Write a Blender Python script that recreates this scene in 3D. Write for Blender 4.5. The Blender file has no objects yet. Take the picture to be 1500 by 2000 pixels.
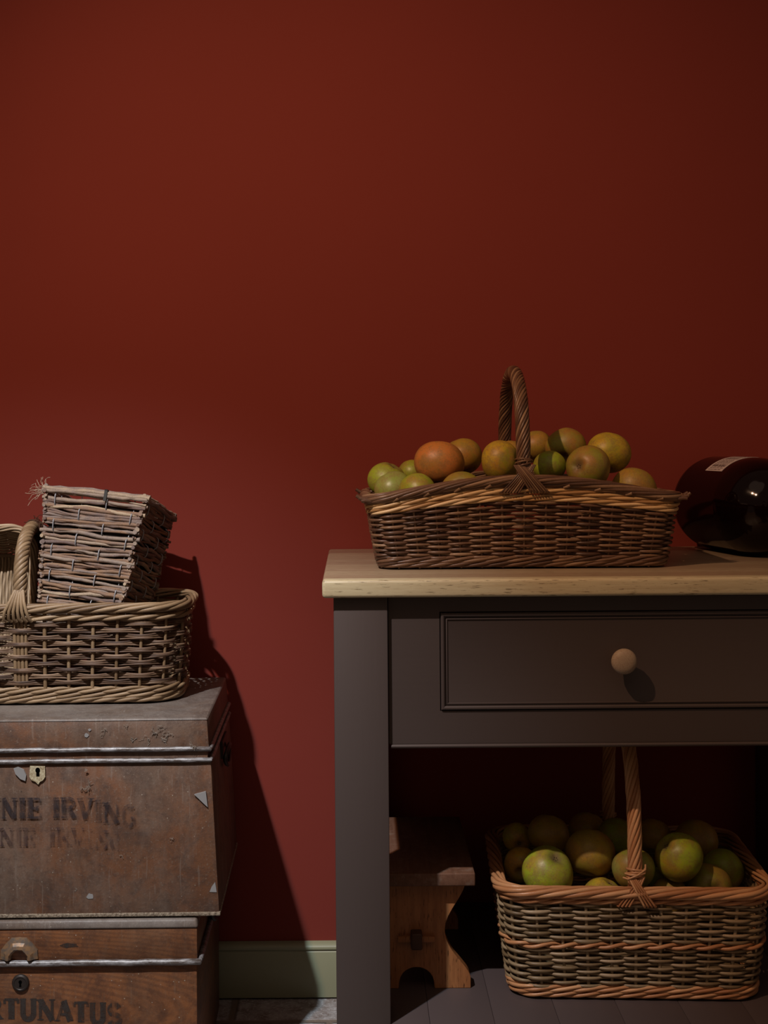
import bpy, bmesh, math, random
import numpy as np
from mathutils import Vector, Matrix, Euler

PI = math.pi
S = bpy.context.scene
COL = S.collection

# ------------------------------------------------------------------ camera
cd = bpy.data.cameras.new('camera')
cam = bpy.data.objects.new('camera', cd); COL.objects.link(cam)
cam.location = (0.0, -2.775, 1.125)
cam.rotation_euler = (PI/2, math.radians(0.45), 0)
cd.sensor_fit = 'VERTICAL'; cd.sensor_height = 24.0
cd.lens = 32.4                      # 2700 px on a 2000 px high frame
cd.shift_x = 0.03; cd.shift_y = -0.075
cd.clip_start = 0.05
S.camera = cam

# ------------------------------------------------------------------ world, lamps, exposure
W = bpy.data.worlds.new('room_light'); S.world = W; W.use_nodes = True
bg = W.node_tree.nodes['Background']
bg.inputs['Color'].default_value = (1.0, 0.68, 0.50, 1); bg.inputs['Strength'].default_value = 0.105

def lamp(name, kind, loc, target, energy, color, **kw):
    l = bpy.data.lights.new(name, kind); l.energy = energy; l.color = color
    for k, v in kw.items(): setattr(l, k, v)
    o = bpy.data.objects.new(name, l); COL.objects.link(o); o.location = loc
    o.rotation_euler = (Vector(target) - Vector(loc)).to_track_quat('-Z', 'Y').to_euler()
    return o
lamp('cool_ceiling_spot', 'SPOT', (-0.79, -1.78, 2.60), (-0.450, 0.0, -0.50), 235, (0.85, 1.0, 1.1275),
     spot_size=math.radians(47.5), spot_blend=1.0, shadow_soft_size=0.020)
lamp('warm_ceiling_spot', 'SPOT', (-0.82, -1.78, 2.60), (0.156, 0.0, 0.767), 105, (1.0, 0.577, 0.34),
     spot_size=math.radians(80.5), spot_blend=1.0, shadow_soft_size=0.020)
lamp('overhead_fill', 'AREA', (0.0, -2.1, 3.0), (0.0, -0.6, 0.6), 5.0, (1.0, 0.66, 0.48), shape='DISK', size=2.2)  # broad warm fill added overhead for soft ambient light, not a known fixture

S.view_settings.view_transform = 'Standard'; S.view_settings.look = 'None'
S.view_settings.exposure = 0.0; S.view_settings.gamma = 1.0
S.view_settings.use_curve_mapping = False

# ------------------------------------------------------------------ object helpers
def link(o, parent=None):
    COL.objects.link(o)
    if parent is not None: o.parent = parent
    return o

def tag(o, label=None, cat=None, group=None, kind=None):
    if label: o['label'] = label
    if cat: o['category'] = cat
    if group: o['group'] = group
    if kind: o['kind'] = kind
    return o

def empty(name, loc, label, cat, rot=(0, 0, 0), group=None):
    o = bpy.data.objects.new(name, None); o.empty_display_size = 0.05
    link(o); o.location = loc; o.rotation_euler = rot
    return tag(o, label, cat, group)

class MB:
    """collects shapes into one mesh"""
    def __init__(s): s.v = []; s.f = []; s.t = []; s.n = 0
    def add(s, v, f, tone=0.5):
        v = np.asarray(v, float)
        s.v.append(v); s.f += [tuple(int(i) + s.n for i in q) for q in f]
        t = np.full(len(v), tone) if np.isscalar(tone) else np.asarray(tone, float)
        s.t.append(t); s.n += len(v)
    def tube(s, P, r, sides=6, closed=False, tone=0.5, flat=1.0, up=None):
        P = np.asarray(P, float); n = len(P)
        if closed: T = np.roll(P, -1, 0) - np.roll(P, 1, 0)
        else:
            T = np.gradient(P, axis=0)
        T /= np.linalg.norm(T, axis=1)[:, None] + 1e-12
        if up is None:
            m = np.abs(T).mean(0); up = np.zeros(3); up[int(np.argmin(m))] = 1.0
        U = np.broadcast_to(up, T.shape) if np.ndim(up) == 1 else np.asarray(up, float)
        A = np.cross(U, T); A /= np.linalg.norm(A, axis=1)[:, None] + 1e-12
        B = np.cross(T, A)
        r = np.full(n, r) if np.isscalar(r) else np.asarray(r, float)
        a = np.arange(sides) * 2 * PI / sides
        V = P[:, None] + r[:, None, None] * (np.cos(a)[None, :, None] * A[:, None] * flat + np.sin(a)[None, :, None] * B[:, None])
        V = V.reshape(-1, 3)
        F = []
        m = n if closed else n - 1
        for i in range(m):
            j = (i + 1) % n
            for k in range(sides):
                l = (k + 1) % sides
                F.append((i*sides+k, i*sides+l, j*sides+l, j*sides+k))
        if not closed:
            F.append(tuple(range(sides - 1, -1, -1))); F.append(tuple(range((n-1)*sides, n*sides)))
        tt = tone if np.isscalar(tone) else np.repeat(np.asarray(tone, float), sides)
        s.add(V, F, tt)
    def box(s, lo, hi, tone=0.5):
        x0, y0, z0 = lo; x1, y1, z1 = hi
        s.add([(x0,y0,z0),(x1,y0,z0),(x1,y1,z0),(x0,y1,z0),(x0,y0,z1),(x1,y0,z1),(x1,y1,z1),(x0,y1,z1)],
              [(0,3,2,1),(4,5,6,7),(0,1,5,4),(1,2,6,5),(2,3,7,6),(3,0,4,7)], tone)
    def hexa(s, pts, tone=0.5):
        s.add(pts, [(0,3,2,1),(4,5,6,7),(0,1,5,4),(1,2,6,5),(2,3,7,6),(3,0,4,7)], tone)
    def prism(s, outline, a0, a1, axis='y', tone=0.5):
        n = len(outline)
        def p(u, w, a): return {'y': (u, a, w), 'x': (a, u, w), 'z': (u, w, a)}[axis]
        V = [p(u, w, a0) for u, w in outline] + [p(u, w, a1) for u, w in outline]
        F = [tuple(range(n)), tuple(range(2*n-1, n-1, -1))]
        for i in range(n):
            j = (i + 1) % n; F.append((i, i + n, j + n, j))
        s.add(V, F, tone)
    def lathe(s, prof, M=None, seg=32, tone=0.5, cap=True):
        V = []
        for r, z in prof:
            for k in range(seg):
                a = 2*PI*k/seg; V.append((r*math.cos(a), r*math.sin(a), z))
        F = []
        for i in range(len(prof)-1):
            for k in range(seg):
                l = (k+1) % seg; F.append((i*seg+k, i*seg+l, (i+1)*seg+l, (i+1)*seg+k))
        if cap:
            F.append(tuple(range(seg-1, -1, -1))); F.append(tuple(range((len(prof)-1)*seg, len(prof)*seg)))
        if M is not None: V = [tuple(M @ Vector(v)) for v in V]
        s.add(V, F, tone)
    def build(s, name, mat, parent=None, smooth=True, bevel=0.0, bseg=2, angle=None):
        me = bpy.data.meshes.new(name)
        V = np.concatenate(s.v); me.from_pydata([tuple(v) for v in V], [], s.f)
        at = me.attributes.new('tone', 'FLOAT', 'POINT'); at.data.foreach_set('value', np.concatenate(s.t).astype(np.float32))
        bm = bmesh.new(); bm.from_mesh(me)
        bmesh.ops.recalc_face_normals(bm, faces=bm.faces)
        if bevel > 0:
            es = [e for e in bm.edges if len(e.link_faces) == 2 and e.calc_face_angle(0) > 0.5]
            bmesh.ops.bevel(bm, geom=es, offset=bevel, segments=bseg, affect='EDGES', profile=0.5, clamp_overlap=True)
        bm.to_mesh(me); bm.free()
        if smooth:
            for p in me.polygons: p.use_smooth = True
            me.set_sharp_from_angle(angle=math.radians(angle or (40 if bevel > 0 else 74)))
        if isinstance(mat, (list, tuple)):
            for m in mat: me.materials.append(m)
        else: me.materials.append(mat)
        o = bpy.data.objects.new(name, me)
        return link(o, parent)

def bbox(name, lo, hi, mat, parent=None, bevel=0.002, bseg=2):
    m = MB(); m.box(lo, hi); return m.build(name, mat, parent, bevel=bevel, bseg=bseg)

# ------------------------------------------------------------------ material helpers
class NT:
    def __init__(s, name):
        s.m = bpy.data.materials.new(name); s.m.use_nodes = True
        s.t = s.m.node_tree; s.b = s.t.nodes['Principled BSDF']; s.out = s.t.nodes['Material Output']
        s.co = s.t.nodes.new('ShaderNodeTexCoord')
    def n(s, typ, **kw):
        x = s.t.nodes.new(typ)
        for k, v in kw.items():
            if hasattr(x, k): setattr(x, k, v)
        return x
    def l(s, a, b): s.t.links.new(a, b)
    def mapping(s, scale=(1,1,1), rot=(0,0,0), loc=(0,0,0), src='Object'):
        m = s.n('ShaderNodeMapping'); m.inputs['Scale'].default_value = scale
        m.inputs['Rotation'].default_value = rot; m.inputs['Location'].default_value = loc
        s.l(s.co.outputs[src], m.inputs['Vector']); return m.outputs['Vector']
    def noise(s, scale, detail=4, rough=0.55, vec=None, dist=0.0):
        x = s.n('ShaderNodeTexNoise'); x.inputs['Scale'].default_value = scale
        x.inputs['Detail'].default_value = detail; x.inputs['Roughness'].default_value = rough
        x.inputs['Distortion'].default_value = dist
        s.l(vec if vec is not None else s.co.outputs['Object'], x.inputs['Vector']); return x.outputs['Fac']
    def vor(s, scale, feature='F1', vec=None, out='Distance'):
        x = s.n('ShaderNodeTexVoronoi'); x.feature = feature; x.inputs['Scale'].default_value = scale
        s.l(vec if vec is not None else s.co.outputs['Object'], x.inputs['Vector']); return x.outputs[out]
    def ramp(s, fac, stops):
        r = s.n('ShaderNodeValToRGB'); e = r.color_ramp.elements
        while len(e) < len(stops): e.new(0.5)
        for i, (p, c) in enumerate(stops):
            e[i].position = p
            e[i].color = (c, c, c, 1) if np.isscalar(c) else (*c, 1)
        s.l(fac, r.inputs['Fac']); return r.outputs['Color']
    def mix(s, fac, a, b, mode='MIX'):
        x = s.n('ShaderNodeMix'); x.data_type = 'RGBA'; x.blend_type = mode
        ins = [i for i in x.inputs]
        def st(sock, v):
            if hasattr(v, 'links') or isinstance(v, bpy.types.NodeSocket): s.l(v, sock)
            elif np.isscalar(v): sock.default_value = v
            else: sock.default_value = (*v, 1)
        st(x.inputs[0], fac); st(x.inputs[6], a); st(x.inputs[7], b)
        return x.outputs[2]
    def math(s, op, a, b=0.0):
        x = s.n('ShaderNodeMath'); x.operation = op
        for i, v in enumerate((a, b)):
            if isinstance(v, bpy.types.NodeSocket): s.l(v, x.inputs[i])
            else: x.inputs[i].default_value = v
        return x.outputs[0]
    def attr(s, name='tone'):
        x = s.n('ShaderNodeAttribute'); x.attribute_name = name; return x.outputs['Fac']
    def sep(s, src='Object'):
        x = s.n('ShaderNodeSeparateXYZ'); s.l(s.co.outputs[src], x.inputs[0]); return x.outputs
    def bump(s, h, strength=0.3, dist=0.002):
        x = s.n('ShaderNodeBump'); x.inputs['Strength'].default_value = strength
        x.inputs['Distance'].default_value = dist; s.l(h, x.inputs['Height'])
        s.l(x.outputs['Normal'], s.b.inputs['Normal'])
    def fin(s, color, rough=0.5, spec=0.5, **kw):
        for k, v in (('Base Color', color), ('Roughness', rough), ('Specular IOR Level', spec), *kw.items()):
            k = k.replace('_', ' ')
            if isinstance(v, bpy.types.NodeSocket): s.l(v, s.b.inputs[k])
            elif isinstance(v, tuple): s.b.inputs[k].default_value = (*v, 1)
            else: s.b.inputs[k].default_value = v
        return s.m

def plain(name, c, rough=0.5, spec=0.5, **kw):
    return NT(name).fin(c, rough, spec, **kw)

# wall paint
k = NT('red_wall_paint')
w1 = k.noise(1.1, 3, 0.5); w2 = k.noise(260, 3, 0.6)
c = k.mix(k.ramp(w1, [(0.3, 0.0), (0.7, 1.0)]), (0.196, 0.0335, 0.0235), (0.212, 0.0362, 0.0258))
k.bump(k.math('ADD', k.math('MULTIPLY', k.noise(9, 2), 1.0), k.math('MULTIPLY', w2, 0.06)), 0.12, 0.004)
M_WALL = k.fin(c, 0.70, 0.12)

k = NT('sage_skirting_paint'); k.bump(k.noise(90, 3, vec=k.mapping((0.15, 1, 1))), 0.05, 0.001)
M_SAGE = k.fin((0.265, 0.265, 0.165), 0.42, 0.4)

k = NT('aubergine_table_paint')
k.bump(k.noise(160, 4, vec=k.mapping((1, 1, 0.05))), 0.16, 0.001)
M_PAINT = k.fin((0.070, 0.053, 0.048), 0.42, 0.42)
k = NT('aubergine_rail_paint')
k.bump(k.noise(160, 4, vec=k.mapping((0.05, 1, 1))), 0.10, 0.001)
M_PAINTH = k.fin((0.064, 0.048, 0.043), 0.42, 0.42)

def oak(name, c0, c1, c2, rough=0.45, scale=1.0, grainvec=(0.06, 1, 1), staves=True, bump=0.15):
    k = NT(name)
    v = k.mapping(tuple(scale*g for g in grainvec))
    big = k.noise(26, 4, 0.6, vec=v, dist=0.6)
    fine = k.noise(190, 5, 0.7, vec=v)
    pore = k.ramp(k.noise(380, 3, 0.6, vec=k.mapping(tuple(scale*(0.11 if g < 0.5 else 1) for g in grainvec), rot=(0, 0.06, 0))), [(0.58, 0.0), (0.68, 1.0)])
    c = k.mix(k.ramp(big, [(0.32, 0.0), (0.68, 1.0)]), c0, c1)
    c = k.mix(k.math('MULTIPLY', k.ramp(fine, [(0.42, 0.0), (0.75, 1.0)]), 0.55), c, c2)
    c = k.mix(k.math('MULTIPLY', pore, 0.8), c, tuple(0.40*x for x in c2))
    if staves:
        x = k.sep(); st = k.math('FLOOR', k.math('ADD', k.math('MULTIPLY', x['Y'], 17.0), 0.62))
        cx = k.n('ShaderNodeCombineXYZ'); k.l(st, cx.inputs[1])
        wn = k.n('ShaderNodeTexWhiteNoise'); wn.noise_dimensions = '3D'; k.l(cx.outputs[0], wn.inputs[0])
        inner = k.math('GREATER_THAN', x['Y'], -0.2730)          # inner staves carry the wall's red reflection as colour; front stave stays palest
        c = k.mix(k.math('MULTIPLY', inner, k.math('ADD', k.math('MULTIPLY', wn.outputs['Value'], 0.35), 0.45)), c, (0.200, 0.098, 0.068))
    k.bump(k.math('ADD', fine, k.math('MULTIPLY', pore, -1.2)), bump, 0.0008)
    return k.fin(c, rough, 0.4)
M_OAK = oak('pale_oak', (0.60, 0.54, 0.35), (0.52, 0.45, 0.28), (0.36, 0.26, 0.14), 0.36)
k = NT('raw_oak_end_grain')
ring = k.n('ShaderNodeTexWave'); ring.wave_type = 'RINGS'; ring.rings_direction = 'Z'
ring.inputs['Scale'].default_value = 110; ring.inputs['Distortion'].default_value = 2.5
k.l(k.mapping(loc=(0.012, 0.004, 0)), ring.inputs['Vector'])
c = k.mix(k.math('MULTIPLY', ring.outputs['Fac'], 0.25), (0.34, 0.265, 0.185), (0.25, 0.18, 0.12))
c = k.mix(k.ramp(k.noise(420, 4, 0.7), [(0.5, 0.0), (0.7, 0.7)]), c, (0.22, 0.12, 0.08))
M_KNOB = k.fin(c, 0.55, 0.3)

M_STOOL = oak('aged_orange_oak', (0.40, 0.175, 0.066), (0.30, 0.118, 0.042), (0.120, 0.042, 0.017), 0.40, 1.0, (1, 1, 0.07), False, 0.35)
k = NT('worn_dark_seat_oak')
v = k.mapping((1, 0.08, 1)); a = k.noise(90, 5, 0.7, vec=v); d = k.noise(60, 5, 0.7)
c = k.mix(k.ramp(a, [(0.35, 0.0), (0.7, 1.0)]), (0.165, 0.082, 0.050), (0.105, 0.048, 0.028))
c = k.mix(k.ramp(d, [(0.52, 0.0), (0.75, 0.55)]), c, (0.24, 0.19, 0.15))
k.bump(a, 0.3, 0.001); M_SEAT = k.fin(c, 0.55, 0.3)
M_TENON = plain('dark_tenon_wood', (0.062, 0.030, 0.018), 0.5, 0.3)

# woven materials: random tone per rod, fine streaks along it
def willow(name, stops, rough=0.5, spot=0.35, bump=0.25):
    k = NT(name)
    t = k.attr('tone')
    nz = k.noise(60, 4, 0.6)
    f = k.math('ADD', k.math('MULTIPLY', t, 0.72), k.math('MULTIPLY', nz, 0.32))
    c = k.ramp(f, stops)
    sp = k.ramp(k.noise(420, 3, 0.6), [(0.58, 0.0), (0.70, 1.0)])
    c = k.mix(k.math('MULTIPLY', sp, spot), c, tuple(0.3*x for x in stops[0][1]))
    k.bump(k.noise(500, 3, 0.6), bump, 0.0006)
    return k.fin(c, rough, 0.45)
M_WBROWN = willow('brown_buff_willow', [(0.12, (0.055, 0.027, 0.016)), (0.38, (0.120, 0.060, 0.034)), (0.62, (0.195, 0.108, 0.058)), (0.9, (0.30, 0.185, 0.105))], 0.36)
M_WCREAM = willow('cream_willow', [(0.15, (0.36, 0.19, 0.070)), (0.5, (0.58, 0.36, 0.15)), (0.9, (0.74, 0.53, 0.29))], 0.42, 0.2)
M_WTAN = willow('tan_willow', [(0.15, (0.120, 0.070, 0.034)), (0.45, (0.210, 0.134, 0.070)), (0.9, (0.34, 0.235, 0.135))], 0.5, 0.3)
M_WSLEW = willow('dark_bark_willow', [(0.12, (0.050, 0.026, 0.016)), (0.4, (0.105, 0.060, 0.036)), (0.7, (0.175, 0.105, 0.062)), (0.92, (0.26, 0.17, 0.105))], 0.55)
M_WOLIVE = willow('olive_grey_willow', [(0.12, (0.125, 0.082, 0.040)), (0.4, (0.20, 0.140, 0.074)), (0.65, (0.27, 0.200, 0.115)), (0.92, (0.37, 0.275, 0.170))], 0.42)
M_WORANGE = willow('honey_willow', [(0.12, (0.27, 0.105, 0.040)), (0.45, (0.42, 0.190, 0.080)), (0.9, (0.60, 0.33, 0.16))], 0.36, 0.15)
M_WPALE = willow('pale_willow', [(0.15, (0.22, 0.145, 0.078)), (0.5, (0.30, 0.215, 0.128)), (0.9, (0.40, 0.30, 0.19))], 0.5, 0.2)
M_TWIG = willow('weathered_vine_twig', [(0.15, (0.090, 0.042, 0.022)), (0.32, (0.145, 0.104, 0.092)), (0.48, (0.225, 0.130, 0.072)), (0.62, (0.190, 0.145, 0.125)), (0.85, (0.37, 0.28, 0.185))], 0.7, 0.6, 0.8)
M_WIRE = plain('grey_galvanised_wire', (0.30, 0.31, 0.33), 0.45, 0.5, Metallic=0.3)
M_DARK = plain('dark_lining', (0.018, 0.012, 0.009), 0.8, 0.2)
M_CLIP = plain('black_clip', (0.012, 0.012, 0.009), 0.5, 0.4)
M_STRING = plain('frayed_jute', (0.40, 0.30, 0.22), 0.8, 0.2)

# ------------------------------------------------------------------ room
m = MB(); m.box((-3.2, 0.0, -0.02), (3.4, 0.08, 3.1)); tag(m.build('wall_back', M_WALL, smooth=False), kind='structure')

k = NT('old_flagstones')
br = k.n('ShaderNodeTexBrick'); br.offset = 0.45
br.inputs['Scale'].default_value = 1.0; br.inputs['Mortar Size'].default_value = 0.010
br.inputs['Mortar Smooth'].default_value = 0.6
br.inputs['Brick Width'].default_value = 0.42; br.inputs['Row Height'].default_value = 0.30
br.inputs['Color1'].default_value = (0.0, 0, 0, 1); br.inputs['Color2'].default_value = (1, 1, 1, 1)
k.l(k.mapping(loc=(0.055, 0.12, 0)), br.inputs['Vector'])
n1 = k.noise(26, 6, 0.7); n2 = k.noise(150, 4, 0.7)
c = k.mix(k.ramp(n1, [(0.36, 0.0), (0.62, 1.0)]), (0.175, 0.135, 0.115), (0.40, 0.38, 0.37))
c = k.mix(k.ramp(n2, [(0.52, 0.0), (0.68, 0.7)]), c, (0.62, 0.61, 0.61))
c = k.mix(br.outputs['Fac'], c, (0.20, 0.155, 0.12))
k.bump(k.math('ADD', k.math('ADD', n1, k.math('MULTIPLY', n2, 0.35)), k.math('MULTIPLY', br.outputs['Fac'], -1.0)), 0.8, 0.006)
M_STONE = k.fin(c, 0.75, 0.3)
m = MB(); m.box((-3.2, -4.2, -0.06), (3.4, 0.0, 0.0)); tag(m.build('floor', M_STONE, smooth=False), kind='structure')

m = MB()
m.prism([(0.0, 0.0035), (-0.017, 0.0035), (-0.017, 0.094), (-0.0145, 0.0955), (-0.0145, 0.0975), (-0.0175, 0.099), (-0.0175, 0.104), (-0.013, 0.1085), (-0.009, 0.110), (0.0, 0.1115)],
        -3.2, 3.4, axis='x')
tag(m.build('baseboard_back', M_SAGE, bevel=0.0005, bseg=1, angle=30), kind='structure')

# ------------------------------------------------------------------ table
T = empty('prep_table', (0.425, -0.30, 0.0), 'dark aubergine painted kitchen table with pale oak worktop and one drawer, against the red wall', 'table')
def tp(name, lo, hi, mat, bevel=0.0015, parent=T, bseg=2):
    o = (0.425, -0.30, 0.0)
    return bbox(name, tuple(a-b for a, b in zip(lo, o)), tuple(a-b for a, b in zip(hi, o)), mat, parent, bevel, bseg)
def tm(): return MB()
def tb(m, name, mat, parent=T, **kw):
    for v in m.v: v -= np.array([0.425, -0.30, 0.0])
    return m.build(name, mat, parent, **kw)
wt = tp('worktop', (-0.051, -0.600, 0.8685), (0.901, -0.0025, 0.897), M_OAK, 0.0055, bseg=4); wt['label'] = 'pale oak worktop with softly rounded edges'
# legs run between worktop and floor
for (x0, x1) in ((-0.0335, 0.0522), (0.7978, 0.8835)):
    tp('leg', (x0, -0.5825, 0.0), (x1, -0.500, 0.8685), M_PAINT, 0.0018)
    tp('leg', (x0, -0.100, 0.0), (x1, -0.014, 0.8685), M_PAINT, 0.0018)
AX0, AX1, AY = 0.0535, 0.7965, -0.5720
DX0, DX1, DZ0, DZ1 = 0.1350, 0.7150, 0.6845, 0.8425
m = tm()
m.box((AX0, AY, DZ1), (AX1, AY+0.022, 0.8685)); m.box((AX0, AY, 0.6325), (AX1, AY+0.022, DZ0))
m.box((AX0, AY, DZ0), (DX0, AY+0.022, DZ1)); m.box((DX1, AY, DZ0), (AX1, AY+0.022, DZ1))
tb(m, 'front_rail', M_PAINTH, smooth=False)
m = tm()
pf = []
for i in range(9):
    a = -PI/2 + PI*i/8; pf.append((AY + 0.003 - 0.0062*math.cos(a), 0.6285 + 0.0038*math.sin(a)))
m.prism([(AY+0.02, 0.6247)] + pf + [(AY+0.02, 0.6323)], AX0+0.003, AX1-0.003, axis='x')
tb(m, 'bead_moulding', M_PAINTH, angle=60)
for x0, x1 in ((-0.020, 0.0), (0.850, 0.870)):
    tp('side_rail', (x0, -0.500, 0.625), (x1, -0.100, 0.8685), M_PAINTH)
tp('back_rail', (AX0, -0.05, 0.625), (AX1, -0.028, 0.8685), M_PAINTH)
# drawer
g = 0.0016
m = tm()
rings = [(0.0, 0.019), (0.0, 0.0), (0.0006, -0.0028), (0.0020, -0.0040), (0.0044, -0.0040), (0.0060, -0.0026), (0.0066, 0.0012), (0.0082, 0.0012), (0.0088, -0.0006),
         (0.0104, -0.0012), (0.0112, 0.0008), (0.0124, 0.0012)]
V = []; F = []
for ins, dy in rings:
    x0, x1, z0, z1 = DX0+g+ins, DX1-g-ins, DZ0+g+ins, DZ1-g-ins
    V += [(x0, AY+dy, z0), (x1, AY+dy, z0), (x1, AY+dy, z1), (x0, AY+dy, z1)]
for i in range(len(rings)-1):
    for q in range(4):
        r = (q+1) % 4; F.append((i*4+q, i*4+r, (i+1)*4+r, (i+1)*4+q))
e = (len(rings)-1)*4; F.append((e, e+1, e+2, e+3)); F.append((3, 2, 1, 0))
m.add(V, F)
drawer = tb(m, 'drawer', M_PAINTH, angle=30)
m = tm(); m.box((DX0+0.01, AY+0.0195, 0.700), (DX1-0.01, -0.12, 0.704))
m.box((DX0+0.01, AY+0.0195, 0.704), (DX0+0.022, -0.12, 0.825)); m.box((DX1-0.022, AY+0.0195, 0.704), (DX1-0.01, -0.12, 0.825)); m.box((DX0+0.022, -0.132, 0.704), (DX1-0.022, -0.12, 0.825))
tb(m, 'drawer_box', M_OAK, drawer, smooth=False)
m = MB()
prof = [(0.0095, 0.0), (0.0090, 0.006), (0.0100, 0.013), (0.0150, 0.0185), (0.0193, 0.0235), (0.0204, 0.0280), (0.0196, 0.0325), (0.0165, 0.0360), (0.0110, 0.0380), (0.005, 0.0388), (0.001, 0.0390)]
m.lathe(prof, None, 40)
kn = m.build('knob', M_KNOB, drawer, angle=70); kn['label'] = 'round bare wooden knob'
kn.location = (0.4235-0.425, AY+0.0012+0.30, 0.7655); kn.rotation_euler = (PI/2, 0, 0)
# slatted shelf
edges = [-0.0335, 0.0117, 0.1147, 0.2177, 0.3207, 0.4237, 0.5267, 0.6297, 0.7327, 0.8357, 0.8835]
m = tm()
for a, b in zip(edges[:-1], edges[1:]):
    ya, yb = -0.590, -0.012
    if b <= 0.053 or a >= 0.79: ya, yb = -0.4995, -0.1005
    if a < 0.02 and b > 0.1:
        m.box((a+0.0002, -0.4995, 0.164), (0.0526, -0.1005, 0.1895)); a = 0.0526
    if a > 0.72 and a < 0.75:
        m.box((0.7974, -0.4995, 0.164), (b-0.0002, -0.1005, 0.1895)); b = 0.7974
    m.box((a+0.0002, ya, 0.164), (b-0.0002, yb, 0.1895))
k = NT('aubergine_shelf_paint'); k.bump(k.noise(160, 4, vec=k.mapping((1, 0.05, 1))), 0.1, 0.001)
M_SHELF = k.fin((0.072, 0.055, 0.054), 0.45, 0.4)
tb(m, 'slatted_shelf', M_SHELF, bevel=0.0010, bseg=2)
tp('shelf_rail', (0.0535, -0.575, 0.125), (0.7965, -0.553, 0.1635), M_PAINTH)
tp('shelf_rail', (0.0535, -0.047, 0.125), (0.7965, -0.025, 0.1635), M_PAINTH)

# ------------------------------------------------------------------ stool on the shelf
SX, SZ = 0.0997, 0.1896
ST = empty('stool', (SX, -0.29, SZ), 'small old orange oak stool on the lower shelf, beside the table leg', 'stool')
m = MB(); m.box((-0.0985, -0.1725, 0.1795), (0.0985, 0.1725, 0.2010)); so = m.build('seat', M_SEAT, ST, bevel=0.0022, bseg=3)
so['label'] = 'dark worn seat board'
hw = [(0.000, 0.0915), (0.018, 0.0915), (0.028, 0.088), (0.045, 0.075), (0.062, 0.0615), (0.080, 0.0520), (0.095, 0.0485), (0.110, 0.0500), (0.128, 0.0580), (0.148, 0.0700), (0.165, 0.0795), (0.1793, 0.0840)]
def smooth_prof(p, n=4):
    out = []
    for i in range(len(p)-1):
        p0 = p[max(i-1, 0)]; p1 = p[i]; p2 = p[i+1]; p3 = p[min(i+2, len(p)-1)]
        for q in range(n):
            t = q/n
            out.append(tuple(0.5*((2*b)+(-a+c)*t+(2*a-5*b+4*c-d)*t*t+(-a+3*b-3*c+d)*t**3) for a, b, c, d in zip(p0, p1, p2, p3)))
    out.append(p[-1]); return out
hs = [hw[0]] + smooth_prof(hw[1:], 3)
arch = [(0.030*math.cos(a), 0.002 + 0.034*math.sin(a)**0.8) for a in [PI*i/14 for i in range(1, 14)]]
for y0, y1 in ((-0.150, -0.126), (0.126, 0.150)):
    m = MB()
    m.prism([(-w, z) for z, w in reversed(hs)] + [(-0.0305, 0.0)] + [(x, z) for x, z in reversed(arch)] + [(0.0305, 0.0)] + [(w, z) for z, w in hs], y0, y1)
    m.build('leg_panel', M_STOOL, ST, bevel=0.0008, bseg=1, angle=30)
m = MB(); m.box((-0.0095, -0.172, 0.072), (0.0095, 0.172, 0.100)); m.build('stretcher', M_TENON, ST, bevel=0.003, bseg=3)
for s_ in (-1, 1):
    m = MB(); m.box((-0.031, min(s_*0.150, s_*0.159), 0.081), (0.031, max(s_*0.150, s_*0.159), 0.0905)); m.build('wedge', M_STOOL, ST, bevel=0.001)

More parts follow.
